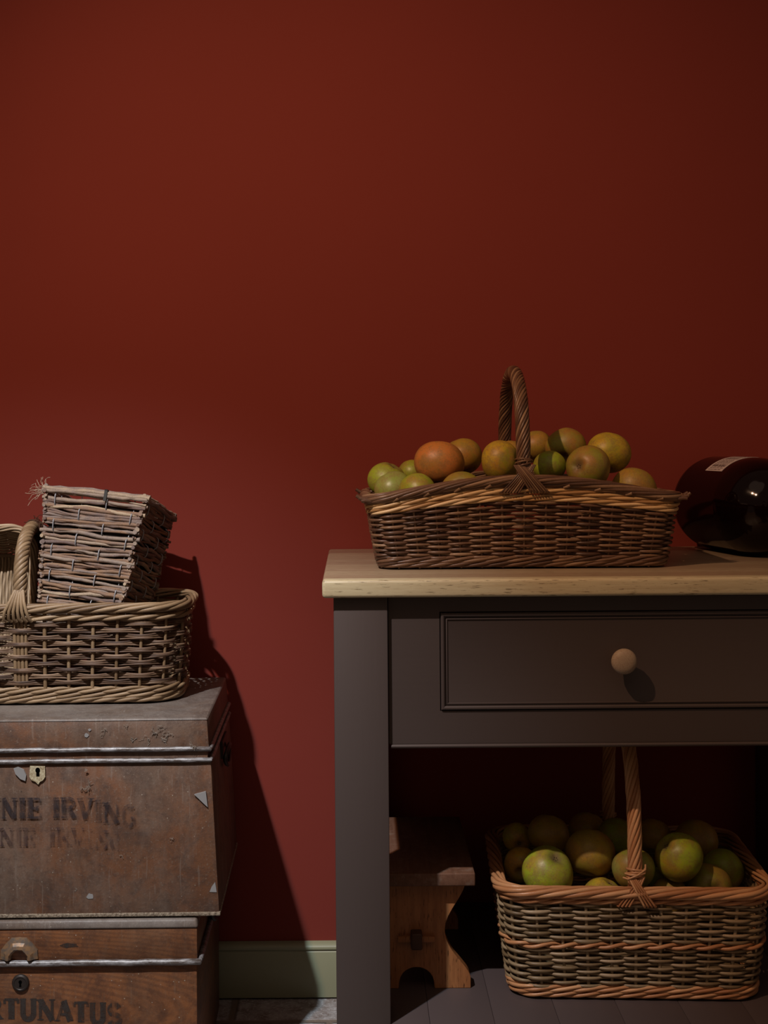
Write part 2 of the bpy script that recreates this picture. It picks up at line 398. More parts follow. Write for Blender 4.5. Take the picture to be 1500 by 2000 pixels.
# ------------------------------------------------------------------ chests
def tin(name, base, dark, rust, dust, grain=False, wear=1.0):
    k = NT(name)
    a = k.noise(5.5, 6, 0.68, dist=0.3); b = k.noise(19, 6, 0.75, dist=0.5); st = k.noise(30, 5, 0.65, vec=k.mapping((1, 1, 0.30)))
    fi = k.noise(240, 5, 0.75); md = k.noise(85, 5, 0.75)
    c = k.mix(k.ramp(a, [(0.40, 0.0), (0.58, 1.0)]), base, rust)
    c = k.mix(k.ramp(b, [(0.44, 0.0), (0.66, 0.85)]), c, dark)
    if grain:
        w = k.n('ShaderNodeTexWave'); w.wave_type = 'RINGS'; w.rings_direction = 'Y'; w.inputs['Scale'].default_value = 22
        w.inputs['Distortion'].default_value = 3.0; w.inputs['Detail'].default_value = 4; w.inputs['Detail Scale'].default_value = 1.5
        k.l(k.mapping((0.45, 0.3, 2.2), loc=(0.05, 0, -0.35)), w.inputs['Vector'])
        c = k.mix(k.math('MULTIPLY', k.ramp(w.outputs['Fac'], [(0.3, 0.0), (0.8, 1.0)]), 0.38), c, dark)
    c = k.mix(k.ramp(st, [(0.48, 0.0), (0.74, 0.42*wear)]), c, dust)
    c = k.mix(k.ramp(k.noise(3.2, 4, 0.6, vec=k.mapping(loc=(3, 0, 1.3))), [(0.50, 0.0), (0.66, 0.45*wear)]), c, dust)
    c = k.mix(k.ramp(md, [(0.50, 0.0), (0.70, 0.55)]), c, dark)
    c = k.mix(k.ramp(fi, [(0.56, 0.0), (0.70, 0.60*wear)]), c, dust)
    spk = k.ramp(k.vor(95), [(0.06, 1.0), (0.11, 0.0)])
    msk = k.ramp(k.noise(13, 3), [(0.47, 0.0), (0.58, 1.0)])
    c = k.mix(k.math('MULTIPLY', spk, msk), c, (0.32, 0.27, 0.21))
    spk2 = k.ramp(k.vor(38), [(0.035, 1.0), (0.060, 0.0)]); msk2 = k.ramp(k.noise(9, 2, vec=k.mapping(loc=(1, 2, 3))), [(0.55, 0.0), (0.62, 1.0)])
    c = k.mix(k.math('MULTIPLY', spk2, msk2), c, (0.015, 0.010, 0.008))
    for rt, sc_ in ((0.5, 60), (-0.35, 48), (0.9, 70)):
        scr = k.ramp(k.noise(sc_, 2, 0.5, vec=k.mapping((3.4, 1, 0.22), rot=(0, rt, 0))), [(0.70, 0.0), (0.72, 0.34*wear)])
        c = k.mix(scr, c, dust)
    k.bump(k.math('ADD', k.math('ADD', k.math('MULTIPLY', b, 0.6), k.math('MULTIPLY', fi, 0.35)), k.math('MULTIPLY', md, 0.4)), 0.5, 0.002)
    r = k.ramp(a, [(0.3, 0.42), (0.7, 0.62)])
    return k.fin(c, r, 0.4)
M_TIN = tin('brown_japanned_tin', (0.116, 0.069, 0.045), (0.062, 0.037, 0.027), (0.150, 0.064, 0.030), (0.205, 0.158, 0.125))
M_TINTOP = tin('dusty_grey_tin', (0.150, 0.125, 0.108), (0.085, 0.065, 0.054), (0.125, 0.085, 0.060), (0.24, 0.215, 0.19))
M_TINLOW = tin('orange_grained_tin', (0.165, 0.064, 0.024), (0.066, 0.026, 0.013), (0.200, 0.074, 0.025), (0.16, 0.105, 0.068), grain=True, wear=0.7)
k = NT('worn_tin_bead')
a = k.noise(120, 4, 0.7, vec=k.mapping((0.35, 1, 1)))
c = k.mix(k.ramp(a, [(0.42, 0.0), (0.66, 1.0)]), (0.075, 0.058, 0.050), (0.30, 0.30, 0.31)); k.bump(a, 0.4, 0.001)
M_BEAD = k.fin(c, 0.38, 0.6)
k = NT('crusted_bottom_edge')
a = k.noise(210, 5, 0.8); c = k.mix(k.ramp(a, [(0.38, 0.0), (0.64, 1.0)]), (0.12, 0.085, 0.058), (0.46, 0.38, 0.28)); k.bump(a, 1.0, 0.003)
M_CRUST = k.fin(c, 0.8, 0.2)
M_IRON = plain('dark_iron', (0.030, 0.022, 0.018), 0.5, 0.5, Metallic=0.4)
k = NT('cream_flaking_paint'); a = k.noise(300, 4, 0.7); M_CHIP = k.fin(k.mix(k.ramp(a, [(0.4, 0.0), (0.65, 1.0)]), (0.50, 0.45, 0.30), (0.25, 0.18, 0.10)), 0.7, 0.2)
M_GREYCHIP = plain('bare_grey_metal_chip', (0.25, 0.245, 0.24), 0.5, 0.4)
M_BLACK = plain('keyhole_black', (0.002, 0.002, 0.002), 0.9, 0.0)
k = NT('tarnished_brass'); a = k.noise(90, 4, 0.6)
M_BRASS = k.fin(k.mix(k.ramp(a, [(0.40, 0.0), (0.62, 1.0)]), (0.12, 0.095, 0.075), (0.24, 0.135, 0.065)), 0.5, 0.5, Metallic=0.35)
def worn_paint(name, col, lo, hi):
    k = NT(name)
    f = k.math('MAXIMUM', k.noise(95, 5, 0.75), k.noise(30, 4, 0.7, vec=k.mapping((2.5, 1, 0.2))))
    tr = k.n('ShaderNodeBsdfTransparent'); mx = k.n('ShaderNodeMixShader')
    x = k.sep(); fade = k.math('MULTIPLY', x['X'], 0.55)
    k.l(k.ramp(k.math('ADD', f, fade), [(lo, 1.0), (hi, 0.0)]), mx.inputs[0]); k.l(tr.outputs[0], mx.inputs[1]); k.l(k.b.outputs[0], mx.inputs[2])
    k.l(mx.outputs[0], k.out.inputs['Surface'])
    return k.fin(col, 0.5, 0.4)
M_LETTER = worn_paint('faded_black_lettering', (0.036, 0.027, 0.029), 0.42, 0.68)
M_LETTER2 = worn_paint('ghost_purple_lettering', (0.058, 0.034, 0.033), 0.38, 0.62)
M_LETTER3 = worn_paint('bold_black_lettering', (0.036, 0.028, 0.024), 0.50, 0.74)

def arcp(cx, cy, rx, ry, a0, a1, n=8):
    return [(cx + rx*math.cos(math.radians(a0+(a1-a0)*i/n)), cy + ry*math.sin(math.radians(a0+(a1-a0)*i/n))) for i in range(n+1)]
GL = {  # stroke letters: (strokes with weight, serif spots)
 'N': ([([(.12,0),(.12,1)], .7), ([(.12,1),(.68,0)], 1.3), ([(.68,0),(.68,1)], .7)], [(.12,0),(.08,1),(.68,1)], .80),
 'I': ([([(.2,0),(.2,1)], 1.4)], [(.2,0),(.2,1)], .40),
 'E': ([([(.14,0),(.14,1)], 1.3), ([(.14,.96),(.62,.96)], .6), ([(.14,.5),(.48,.5)], .6), ([(.14,.04),(.64,.04)], .6), ([(.62,.78),(.62,.98)], .6), ([(.64,.02),(.64,.24)], .6), ([(.48,.38),(.48,.62)], .6)], [(.1,0),(.1,1)], .76),
 'R': ([([(.14,0),(.14,1)], 1.3), ([(.14,.96)] + arcp(.38,.74,.24,.22,90,-90) + [(.14,.52)], .9), ([(.34,.50),(.66,0)], 1.2)], [(.14,0),(.1,1),(.68,0)], .78),
 'V': ([([(.08,1),(.36,0)], 1.3), ([(.36,0),(.64,1)], .7)], [(.08,1),(.64,1)], .72),
 'G': ([(arcp(.40,.5,.30,.48,50,310,16), 1.1), ([(.62,.08),(.62,.42)], 1.1), ([(.46,.42),(.72,.42)], .6)], [], .78),
 'T': ([([(.36,0),(.36,1)], 1.4), ([(.04,.96),(.68,.96)], .6), ([(.04,.76),(.04,.98)], .6), ([(.68,.76),(.68,.98)], .6)], [(.36,0)], .72),
 'U': ([([(.13,1),(.13,.3)] + arcp(.38,.3,.25,.28,180,360,10) + [(.63,.3),(.63,1)], 1.2)], [(.13,1),(.63,1)], .78),
 'A': ([([(.06,0),(.36,1)], .7), ([(.36,1),(.68,0)], 1.4), ([(.18,.34),(.56,.34)], .6)], [(.06,0),(.68,0)], .76),
 'S': ([(arcp(.34,.74,.22,.23,20,270,12) + arcp(.34,.26,.24,.24,90,-160,12), 1.2)], [], .68),
 'F': ([([(.14,0),(.14,1)], 1.3), ([(.14,.96),(.62,.96)], .6), ([(.14,.5),(.48,.5)], .6), ([(.62,.76),(.62,.98)], .6)], [(.14,0),(.1,1)], .70),
 'O': ([(arcp(.38,.5,.29,.48,0,360,20), 1.1)], [], .80),
}
def lettering(m, text, x, z, h, y, w=0.13, slope=0.0, sq=1.0, drop=None):
    th = 0.0001; sidx = 0
    for i, ch in enumerate(text):
        if ch == ' ': x += 0.42*h*sq; continue
        strokes, serifs, adv = GL[ch]
        dz = drop(i) if drop else 0.0
        def q(px, pz): return (x + px*h*sq, z + pz*h + slope*(px*h*sq) + dz)
        for pts, wt_ in strokes:
            hw_ = w*h*wt_*0.5
            Q = np.array([q(*p) for p in pts]); D = np.gradient(Q, axis=0) if len(Q) > 2 else np.repeat(Q[1:]-Q[:1], 2, 0)
            if len(Q) > 2:
                D[1:-1] = 0
                for ii in range(1, len(Q)-1):
                    e1 = Q[ii]-Q[ii-1]; e2 = Q[ii+1]-Q[ii]; D[ii] = e1/(np.linalg.norm(e1)+1e-9)+e2/(np.linalg.norm(e2)+1e-9)
            D /= np.linalg.norm(D, axis=1)[:, None]+1e-12; NN = np.stack([-D[:, 1], D[:, 0]], 1)*hw_
            yy_l = y-th-0.00002*sidx; sidx += 1; n_ = len(Q)
            V_ = [(a_[0], yy_l, a_[1]) for a_ in Q-NN]+[(a_[0], yy_l, a_[1]) for a_ in Q+NN]
            m.add(V_, [(ii, ii+1, n_+ii+1, n_+ii) for ii in range(n_-1)])
        for px, pz in serifs:
            cx, cz = q(px, pz); sw = 0.15*h*sq; sh = 0.045*h; cz += -sh*0.0 if pz < 0.5 else -sh
            m.add([(cx-sw, y-th, cz), (cx+sw, y-th, cz), (cx+sw, y-th, cz+sh*1.6), (cx-sw, y-th, cz+sh*1.6)], [(0, 1, 2, 3)])
        x += adv*h*sq + 0.06*h

def irregular(cx, cz, rx, rz, n, seed, y, m, t=0.0004):
    rr = random.Random(seed)
    m.prism([(cx+rx*math.cos(2*PI*i/n)*rr.uniform(.7, 1.1), cz+rz*math.sin(2*PI*i/n)*rr.uniform(.7, 1.1)) for i in range(n)], y-t, y+0.0002)

def rod_x(m, x0, x1, y, z, r, n=40, wob=0.0, seed=0, tone=0.5):
    rr = np.random.default_rng(seed); xs = np.linspace(x0, x1, n)
    P = np.stack([xs, y+rr.normal(0, wob, n), z+rr.normal(0, wob, n)], 1); m.tube(P, r, 10, tone=tone, up=np.array([0, 0, 1.0]))
def ring_bead(m, x0, x1, y0, y1, z, r, seed=0):
    """bead running round front and both sides"""
    pts = [(x0, y1), (x0, y0), (x1, y0), (x1, y1)]; P = []
    for (a, b) in zip(pts[:-1], pts[1:]):
        for i in range(20): t = i/20; P.append((a[0]+(b[0]-a[0])*t, a[1]+(b[1]-a[1])*t, z))
    P.append((*pts[-1], z)); P = np.array(P); P[:, 2] += np.random.default_rng(seed).normal(0, 0.0003, len(P))
    m.tube(P, r, 10, up=np.array([0, 0, 1.0]))

# ---- upper chest
CX, CY = -0.5365, -0.254
UC = empty('tin_trunk', (CX, CY, 0.3205), 'brown painted tin trunk with faded lettering, stacked on top of the orange trunk', 'trunk', rot=(0, 0, math.radians(0.6)))
# local coordinates, origin at base centre
hxT, hxB = 0.2885, 0.3035
m = MB()
m.hexa([(-hxB, -0.203, 0.003), (hxB, -0.203, 0.003), (hxB, 0.192, 0.003), (-hxB, 0.192, 0.003),
        (-hxT-.002, -0.197, 0.262), (hxT+.002, -0.197, 0.262), (hxT+.002, 0.192, 0.262), (-hxT-.002, 0.192, 0.262)])
body = m.build('trunk_body', M_TIN, UC, bevel=0.002, bseg=2)
m = MB(); m.box((-hxB-.0015, -0.2055, 0.0), (hxB+.0015, 0.193, 0.0062)); m.build('bottom_edge', M_CRUST, UC, bevel=0.0015)
m = MB(); m.box((-hxT+.0035, -0.1975, 0.2622), (hxT-.0035, 0.190, 0.2760)); m.build('lid_recess', M_TIN, UC, smooth=False)
m = MB()
m.hexa([(-hxT, -0.1995, 0.276), (hxT, -0.1995, 0.276), (hxT, 0.195, 0.276), (-hxT, 0.195, 0.276),
        (-hxT+.004, -0.1945, 0.3280), (hxT-.004, -0.1945, 0.3280), (hxT-.004, 0.195, 0.3280), (-hxT+.004, 0.195, 0.3280)])
lid = m.build('lid', M_TIN, UC, bevel=0.0025, bseg=2)
m = MB(); m.hexa([(-hxT+.003, -0.1960, 0.3270), (hxT-.003, -0.1960, 0.3270), (hxT-.003, 0.196, 0.3270), (-hxT+.003, 0.196, 0.3270),
        (-hxT+.006, -0.193, 0.3305), (hxT-.006, -0.193, 0.3305), (hxT-.006, 0.194, 0.3305), (-hxT+.006, 0.194, 0.3305)])
lt = m.build('lid_top', M_TINTOP, lid, bevel=0.0012, bseg=2); lt['label'] = 'dusty grey top of the lid'
m = MB(); ring_bead(m, -hxT-.0015, hxT+.0015, -0.2005, 0.188, 0.2795, 0.0040, 1); m.build('rim_bead', M_BEAD, UC)
m = MB(); ring_bead(m, -hxT-.002, hxT+.002, -0.1990, 0.188, 0.2605, 0.0040, 2); m.build('rim_bead', M_BEAD, UC)
# keyhole on the front
fy = -0.2000
m = MB()
m.prism([(-.0125+x, z) for x, z in [(0, .2535), (.025, .2525), (.0255, .235), (.021, .229), (.0165, .227), (.0135, .2225), (.009, .227), (.002, .230), (-.001, .236)]], fy-0.0014, fy+0.003)
kp = m.build('keyhole_plate', M_CHIP, body, smooth=False)
m = MB(); m.prism([(.0040*math.cos(a)+0.0005, .2465+.0045*math.sin(a)) for a in [2*PI*i/14 for i in range(14)]], fy-0.0020, fy+0.0025)
m.prism([(-0.0018, 0.2465), (0.0032, 0.2465), (0.0035, 0.2365), (-0.0020, 0.2365)], fy-0.0020, fy+0.0025); m.build('keyhole', M_BLACK, kp, smooth=False)
for parent_, fn in ((body, lambda m: m.prism([(-.040, .2495), (-.033, .252), (-.023, .247), (-.019, .238), (-.0205, .2285), (-.029, .232), (-.037, .2405)], fy-0.0013, fy+0.003)),
                    (body, lambda m: m.prism([(.2625, .203), (.2820, .208), (.2850, .1815), (.2770, .189), (.270, .196)], -0.2022, -0.198)),
                    (body, lambda m: irregular(0.087, 0.0345, .0065, .0055, 9, 3, -0.2028, m)),
                    (body, lambda m: m.prism([(.2905, .048), (.2965, .056), (.2990, .039), (.2870, .0395), (.2880, .042)], -0.2030, -0.199)),
                    (lid, lambda m: irregular(0.082, 0.3035, .0042, .0038, 9, 6, -0.1975, m, 0.001)),
                    (lid, lambda m: irregular(0.087, 0.3125, .0035, .0025, 8, 7, -0.1967, m, 0.001))):
    m = MB(); fn(m); m.build('bare_metal_chip', M_GREYCHIP, parent_, smooth=False)
for word, x_, z_, h_, y_, w_, dr, mt_, lb_ in (
        ('NNIE', -0.0910, 0.166, 0.034, -0.2020, 0.20, None, M_LETTER, 'faded black capitals ending NIE'),
        ('IRVING', 0.0240, 0.166, 0.034, -0.2020, 0.20, lambda i: -0.0016*max(0, i-1)**1.6, M_LETTER, 'faded black capitals reading IRVING, sloping down'),
        ('NNIE', -0.0900, 0.120, 0.030, -0.2026, 0.18, None, M_LETTER2, 'ghostly paler capitals below NIE'),
        ('IRVING', 0.0180, 0.120, 0.030, -0.2026, 0.18, lambda i: -0.0010*max(0, i-1)**1.6, M_LETTER2, 'ghostly paler capitals below IRVING')):
    m = MB(); lettering(m, word, x_, z_, h_, y_, w_, drop=dr); o = m.build('lettering', mt_, body, smooth=False); o['label'] = lb_
def oval_handle(parent, x, y, z, ry=0.040, rz=0.027):
    m = MB(); m.box((x, y-ry*1.15, z-0.004), (x+0.004, y+ry*1.15, z+rz*1.0)); 
    P = [(x+0.008+0.004*math.sin(a)**2, y+ry*math.cos(a), z+rz*0.6*math.sin(a)-rz*0.2) for a in [2*PI*i/28 for i in range(28)]]
    m.tube(P, 0.0042, 8, closed=True, up=np.array([1.0, 0, 0])); m.build('side_handle', M_IRON, parent, bevel=0.0)
oval_handle(UC, 0.292, 0.02, 0.225)
# cobweb clumps
def clump(name, parent, spots, seed):
    m = MB(); rr = np.random.default_rng(seed)
    for (x, y, z, sz, nn) in spots:
        for _ in range(nn):
            P = np.cumsum(np.vstack([[x, y, z], rr.normal(0, sz*0.75, (9, 3))*np.array([1, 0.12, 1])]), 0)
            P[:, 1] = np.minimum(P[:, 1], y); m.tube(P, 0.00032*rr.uniform(.5, 1.6), 4)
    o = m.build(name, M_WEB, parent, smooth=False); o['kind'] = 'stuff'; return o
M_WEB = plain('dusty_cobweb', (0.24, 0.20, 0.165), 0.9, 0.1)
clump('cobweb', lid, [(0.195, -0.1985, 0.305, 0.0032, 4), (0.212, -0.199, 0.296, 0.0034, 5), (0.205, -0.199, 0.310, 0.0030, 4), (0.185, -0.199, 0.297, 0.002, 3), (0.112, -0.198, 0.309, 0.0032, 2), (0.160, -0.1985, 0.293, 0.0025, 3), (0.262, -0.205, 0.284, 0.0026, 4), (0.150, -0.1975, 0.315, 0.0018, 2)], 4)
clump('cobweb', body, [(0.083, -0.2025, 0.216, 0.0028, 5), (0.083, -0.2025, 0.245, 0.0012, 2), (0.223, -0.2025, 0.130, 0.0012, 3), (0.140, -0.2025, 0.103, 0.001, 2), (0.062, -0.2025, 0.043, 0.0013, 2)], 8)

# ---- lower chest
LC = empty('tin_trunk', (-0.5500, -0.258, 0.0), 'orange-brown wood-grained trunk on the stone floor, bearing bold black lettering and a shell-shaped hasp', 'trunk', rot=(0, 0, math.radians(0.5)))
hx = 0.2795
m = MB(); m.box((-hx, -0.205, 0.002), (hx, 0.200, 0.2440)); lb = m.build('trunk_body', M_TINLOW, LC, bevel=0.002)
m = MB(); m.box((-hx-.001, -0.2065, 0.2495), (hx+.001, 0.202, 0.3030)); ll = m.build('lid', M_TINLOW, LC, bevel=0.002)
m = MB(); m.box((-hx+.004, -0.203, 0.2438), (hx-.004, 0.198, 0.2497)); m.build('lid_recess', M_TINLOW, LC, smooth=False)
m = MB(); m.hexa([(-hx-.003, -0.2095, 0.3030), (hx+.003, -0.2095, 0.3030), (hx+.003, 0.204, 0.3030), (-hx-.003, 0.204, 0.3030),
                  (-hx+.0, -0.2055, 0.3175), (hx-.0, -0.2055, 0.3175), (hx-.0, 0.202, 0.3175), (-hx+.0, 0.202, 0.3175)])
lt = m.build('lid_top', M_TINTOP, ll, bevel=0.004, bseg=3); lt['label'] = 'dusty grey rim and top of the lid'
m = MB(); ring_bead(m, -hx-.005, hx+.005, -0.2095, 0.197, 0.2475, 0.0052, 3); m.build('rim_bead', M_BEAD, LC)
hxp = -0.0165
m = MB()
out = [(hxp+0.030*math.cos(a), 0.2550+0.034*math.sin(a)) for a in [PI*i/16 for i in range(17)]]
inn = [(hxp+0.013*math.cos(a), 0.2550+0.015*math.sin(a)) for a in [PI*i/16 for i in range(16, -1, -1)]]
hp = m
V = []; F = []
lay = [(1.0, -0.2068), (0.98, -0.2100), (0.78, -0.2125), (0.66, -0.2170), (0.52, -0.2185), (0.42, -0.2130), (0.40, -0.2070)]
for sc, yy in lay:
    for i in range(17):
        a = PI*i/16; facet = 1.0 + (0.05 if i % 4 == 2 else 0.0)
        V.append((hxp+0.032*sc*facet*math.cos(a), yy, 0.2550+0.036*sc*facet*math.sin(a)))
for i in range(len(lay)-1):
    for q in range(16): F.append((i*17+q, i*17+q+1, (i+1)*17+q+1, (i+1)*17+q))
m.add(V, F); hq = m.build('hasp', M_BRASS, ll, angle=25); hq['label'] = 'shell-shaped metal hasp'
m = MB(); Mx = Matrix.Translation((hxp+0.0015, -0.2050, 0.2140)) @ Matrix.Rotation(PI/2, 4, 'X')
m.lathe([(0.0145, 0.0), (0.0145, 0.002), (0.0125, 0.0045), (0.0105, 0.005), (0.0095, 0.004), (0.001, 0.004)], Mx, 28)
es = m.build('keyhole_plate', M_IRON, lb, angle=40); es['label'] = 'round dark keyhole plate'
m = MB(); ex = hxp+0.0015
m.prism([(ex+.0028*math.cos(a), .2165+.0028*math.sin(a)) for a in [2*PI*i/12 for i in range(12)]], -0.2097, -0.2085)
m.prism([(ex-.001, .2165), (ex+.001, .2165), (ex+.0018, .2085), (ex-.0018, .2085)], -0.2097, -0.2085); m.build('keyhole', M_BLACK, es, smooth=False)
m = MB(); lettering(m, 'FORTUNATUS', -0.130, 0.1530, 0.0345, -0.2053, 0.22, sq=1.02, drop=lambda i: -0.0010*max(0, i-3)**1.35)
o = m.build('lettering', M_LETTER3, lb, smooth=False); o['label'] = 'bold black serif capitals ending in TUNATUS'
oval_handle(LC, 0.2795, 0.02, 0.265)
m = MB(); irregular(0.067, 0.276, .017, .004, 10, 31, -0.2066, m); m.build('black_smear', M_LETTER3, ll, smooth=False)

# ------------------------------------------------------------------ basketry
def rrect(hw, hd, cr, N):
    """closed rounded rectangle starting at the middle of the front side, counter-clockwise from above"""
    cr = min(cr, hw, hd); segs = []
    L1 = 2*(hw-cr); L2 = 2*(hd-cr); A = PI/2*cr; tot = 2*L1+2*L2+4*A
    out = np.zeros((N, 4))
    for i in range(N):
        s = (i/N)*tot + 0.0
        s = (s) % tot
        # from front middle going +x
        x = 0; 
        if s < L1/2: p = (s, -hd); n = (0, -1)
        else:
            s -= L1/2
            if s < A: a = -PI/2 + s/cr; p = (hw-cr+cr*math.cos(a), -hd+cr+cr*math.sin(a)); n = (math.cos(a), math.sin(a))
            elif s < A+L2: p = (hw, -hd+cr+(s-A)); n = (1, 0)
            elif s < 2*A+L2: a = (s-A-L2)/cr; p = (hw-cr+cr*math.cos(a), hd-cr+cr*math.sin(a)); n = (math.cos(a), math.sin(a))
            elif s < 2*A+L2+L1: p = (hw-cr-(s-2*A-L2), hd); n = (0, 1)
            elif s < 3*A+L2+L1: a = PI/2+(s-2*A-L2-L1)/cr; p = (-hw+cr+cr*math.cos(a), hd-cr+cr*math.sin(a)); n = (math.cos(a), math.sin(a))
            elif s < 3*A+2*L2+L1: p = (-hw, hd-cr-(s-3*A-L2-L1)); n = (-1, 0)
            elif s < 4*A+2*L2+L1: a = PI+(s-3*A-2*L2-L1)/cr; p = (-hw+cr+cr*math.cos(a), -hd+cr+cr*math.sin(a)); n = (math.cos(a), math.sin(a))
            else: p = (-hw+cr+(s-4*A-2*L2-L1), -hd); n = (0, -1)
        out[i] = (*p, *n)
    return out

class Basket:
    def __init__(b, root, base, rim, cr, h, nst, rng, zrim=None, bulge=0.0):
        b.root = root; b.base = base; b.rim = rim; b.h = h; b.nst = nst; b.rng = np.random.default_rng(rng)
        b.N = nst*8; b.c = rrect(rim[0], rim[1], cr, b.N); b.zr = zrim or (lambda x: h + 0*x); b.bulge = bulge
    def at(b, t, off=0.0, zoff=0.0, idx=None):
        c = b.c if idx is None else b.c[np.asarray(idx) % b.N]
        t = np.broadcast_to(np.asarray(t, float), (len(c),)); off = np.broadcast_to(np.asarray(off, float), (len(c),))
        fx = (b.base[0] + (b.rim[0]-b.base[0])*t)/b.rim[0]; fy = (b.base[1] + (b.rim[1]-b.base[1])*t)/b.rim[1]
        bl = b.bulge*np.sin(PI*np.clip(t, 0, 1))
        x = c[:, 0]*fx + c[:, 2]*(off+bl); y = c[:, 1]*fy + c[:, 3]*(off+bl)
        zt = b.zr(c[:, 0]/b.rim[0]); z = t*b.h + (zt-b.h)*np.clip(t, 0, 1)**2 + zoff
        return np.stack([x, y, z], 1)
    def tones(b, spread=0.5, mid=0.5, shift=0):
        a = np.clip(b.rng.normal(mid, spread*0.5, b.nst), 0, 1)
        i = ((np.arange(b.N) + shift)//16) % b.nst
        return a[i]
    def weavers(b, m, t0, t1, rows, r, amp, sub=1, mid=0.5, spread=0.5):
        u = np.arange(b.N)/8.0
        pitch = (t1-t0)/rows
        for j in range(rows):
            for q in range(sub):
                t = t0 + pitch*(j+0.5 + ((q+0.5)/sub-0.5)*0.82)
                ph = PI*u + PI*j
                cs = np.cos(ph)
                off = amp*(0.35*cs + 0.65*np.sign(cs)*np.abs(cs)**0.6) + b.rng.normal(0, amp*0.06)
                wob = np.repeat(b.rng.normal(0, r*0.28, b.nst), 8); wob = np.convolve(np.concatenate([wob[-6:], wob, wob[:6]]), np.ones(13)/13, 'valid')
                if sub > 1:   # strands bunch together where they pass a stake
                    dz = ((q+0.5)/sub-0.5)*0.30*pitch*b.h*np.cos(ph)*-1
                    wob = wob + dz
                rad = r*(0.78+0.26*np.abs(cs))*(1+0.0*u)
                k8 = np.roll(np.repeat(1+b.rng.normal(0, 0.09, b.nst), 8), 4)
                m.tube(b.at(t, off, wob), rad*k8, 6, True, b.tones(spread, mid, 8+8*(j % 2)), up=np.array([0, 0, 1.0]))
    def stakes(b, m, t0, t1, r, mid=0.6, spread=0.3, double=None, skip=0):
        for sk in range(b.nst):
            idx = sk*8; n = 10
            ds = [0.0]
            if double and sk in double: ds = double[sk]
            for d in ds:
                P = []
                for tt in np.linspace(t0, t1, n):
                    p = b.at(tt, 0.0, 0.0, [idx])[0]; c = b.c[idx]
                    P.append(p + np.array([-c[3], c[2], 0])*d)
                m.tube(np.array(P), r*b.rng.uniform(.85, 1.1), 6, tone=float(np.clip(b.rng.normal(mid, spread*.5), 0, 1)))
    def wale(b, m, t, zoff, a, bz, r, strands=3, turns=None, mid=0.5, spread=0.3, out=0.0, direction=1):
        turns = turns or b.nst//strands
        u = np.arange(b.N)/b.N
        for s in range(strands):
            ph = 2*PI*(u*turns*direction + s/strands)
            off = out + a*np.cos(ph); z = zoff + bz*np.sin(ph)
            tn = np.clip(b.rng.normal(mid, spread*.5, turns), 0, 1)
            ti = (np.floor((u*turns*direction + s/strands + 0.5)) % turns).astype(int)
            m.tube(b.at(t, off, z), r*(0.82+0.22*np.cos(ph)), 7, True, tn[ti], up=np.array([0, 0, 1.0]))
    def floor(b, mat, t=0.05):
        m = MB(); P = b.at(t, -0.004); zz = 0.006
        n = len(P); ctr = len(P)*2
        V = np.vstack([np.c_[P[:, :2], np.full(n, zz)], np.c_[P[:, :2], np.full(n, zz+0.006)]])
        F = [tuple(range(n-1, -1, -1)), tuple(range(n, 2*n))] + [(i, (i+1) % n, n+(i+1) % n, n+i) for i in range(n)]
        m.add(V, F, 0.3)
        return m.build('base', mat, b.root, smooth=False)

def twisted(m, P, N, B, R, nstr, pitch, r, mid=0.5, spread=0.4, rng=None, core=True, flatn=1.0, taper=None):
    rng = rng or np.random.default_rng(1)
    P = np.asarray(P, float); d = np.r_[0, np.cumsum(np.linalg.norm(np.diff(P, axis=0), axis=1))]
    if core: m.tube(P, R*0.92, 10, tone=0.15, up=B)
    for s in range(nstr):
        ph = 2*PI*(d/pitch + s/nstr)
        Q = P + R*(np.cos(ph)[:, None]*N*flatn + np.sin(ph)[:, None]*B)
        m.tube(Q, r*rng.uniform(.88, 1.1), 6, tone=float(np.clip(rng.normal(mid, spread*.5), 0, 1)), up=N*np.cos(ph)[:, None]+B*np.sin(ph)[:, None])

def arch_path(y0, y1, z0, ztop, n=120, p=0.75, q=1.0):
    """arch in the YZ plane from front y0 to back y1"""
    a = np.linspace(0, PI, n); yc = (y0+y1)/2; ry = (y1-y0)/2
    c = np.cos(a); s = np.sin(a)
    y = yc - ry*np.sign(c)*np.abs(c)**q; z = z0 + (ztop-z0)*np.abs(s)**p
    # even spacing
    P = np.stack([np.zeros(n), y, z], 1); d = np.r_[0, np.cumsum(np.linalg.norm(np.diff(P, axis=0), axis=1))]
    dd = np.linspace(0, d[-1], n*2); P = np.stack([np.interp(dd, d, P[:, i]) for i in range(3)], 1)
    T = np.gradient(P, axis=0); T /= np.linalg.norm(T, axis=1)[:, None]
    B = np.tile([1.0, 0, 0], (len(P), 1)); N = np.cross(T, B)
    return P, N, B

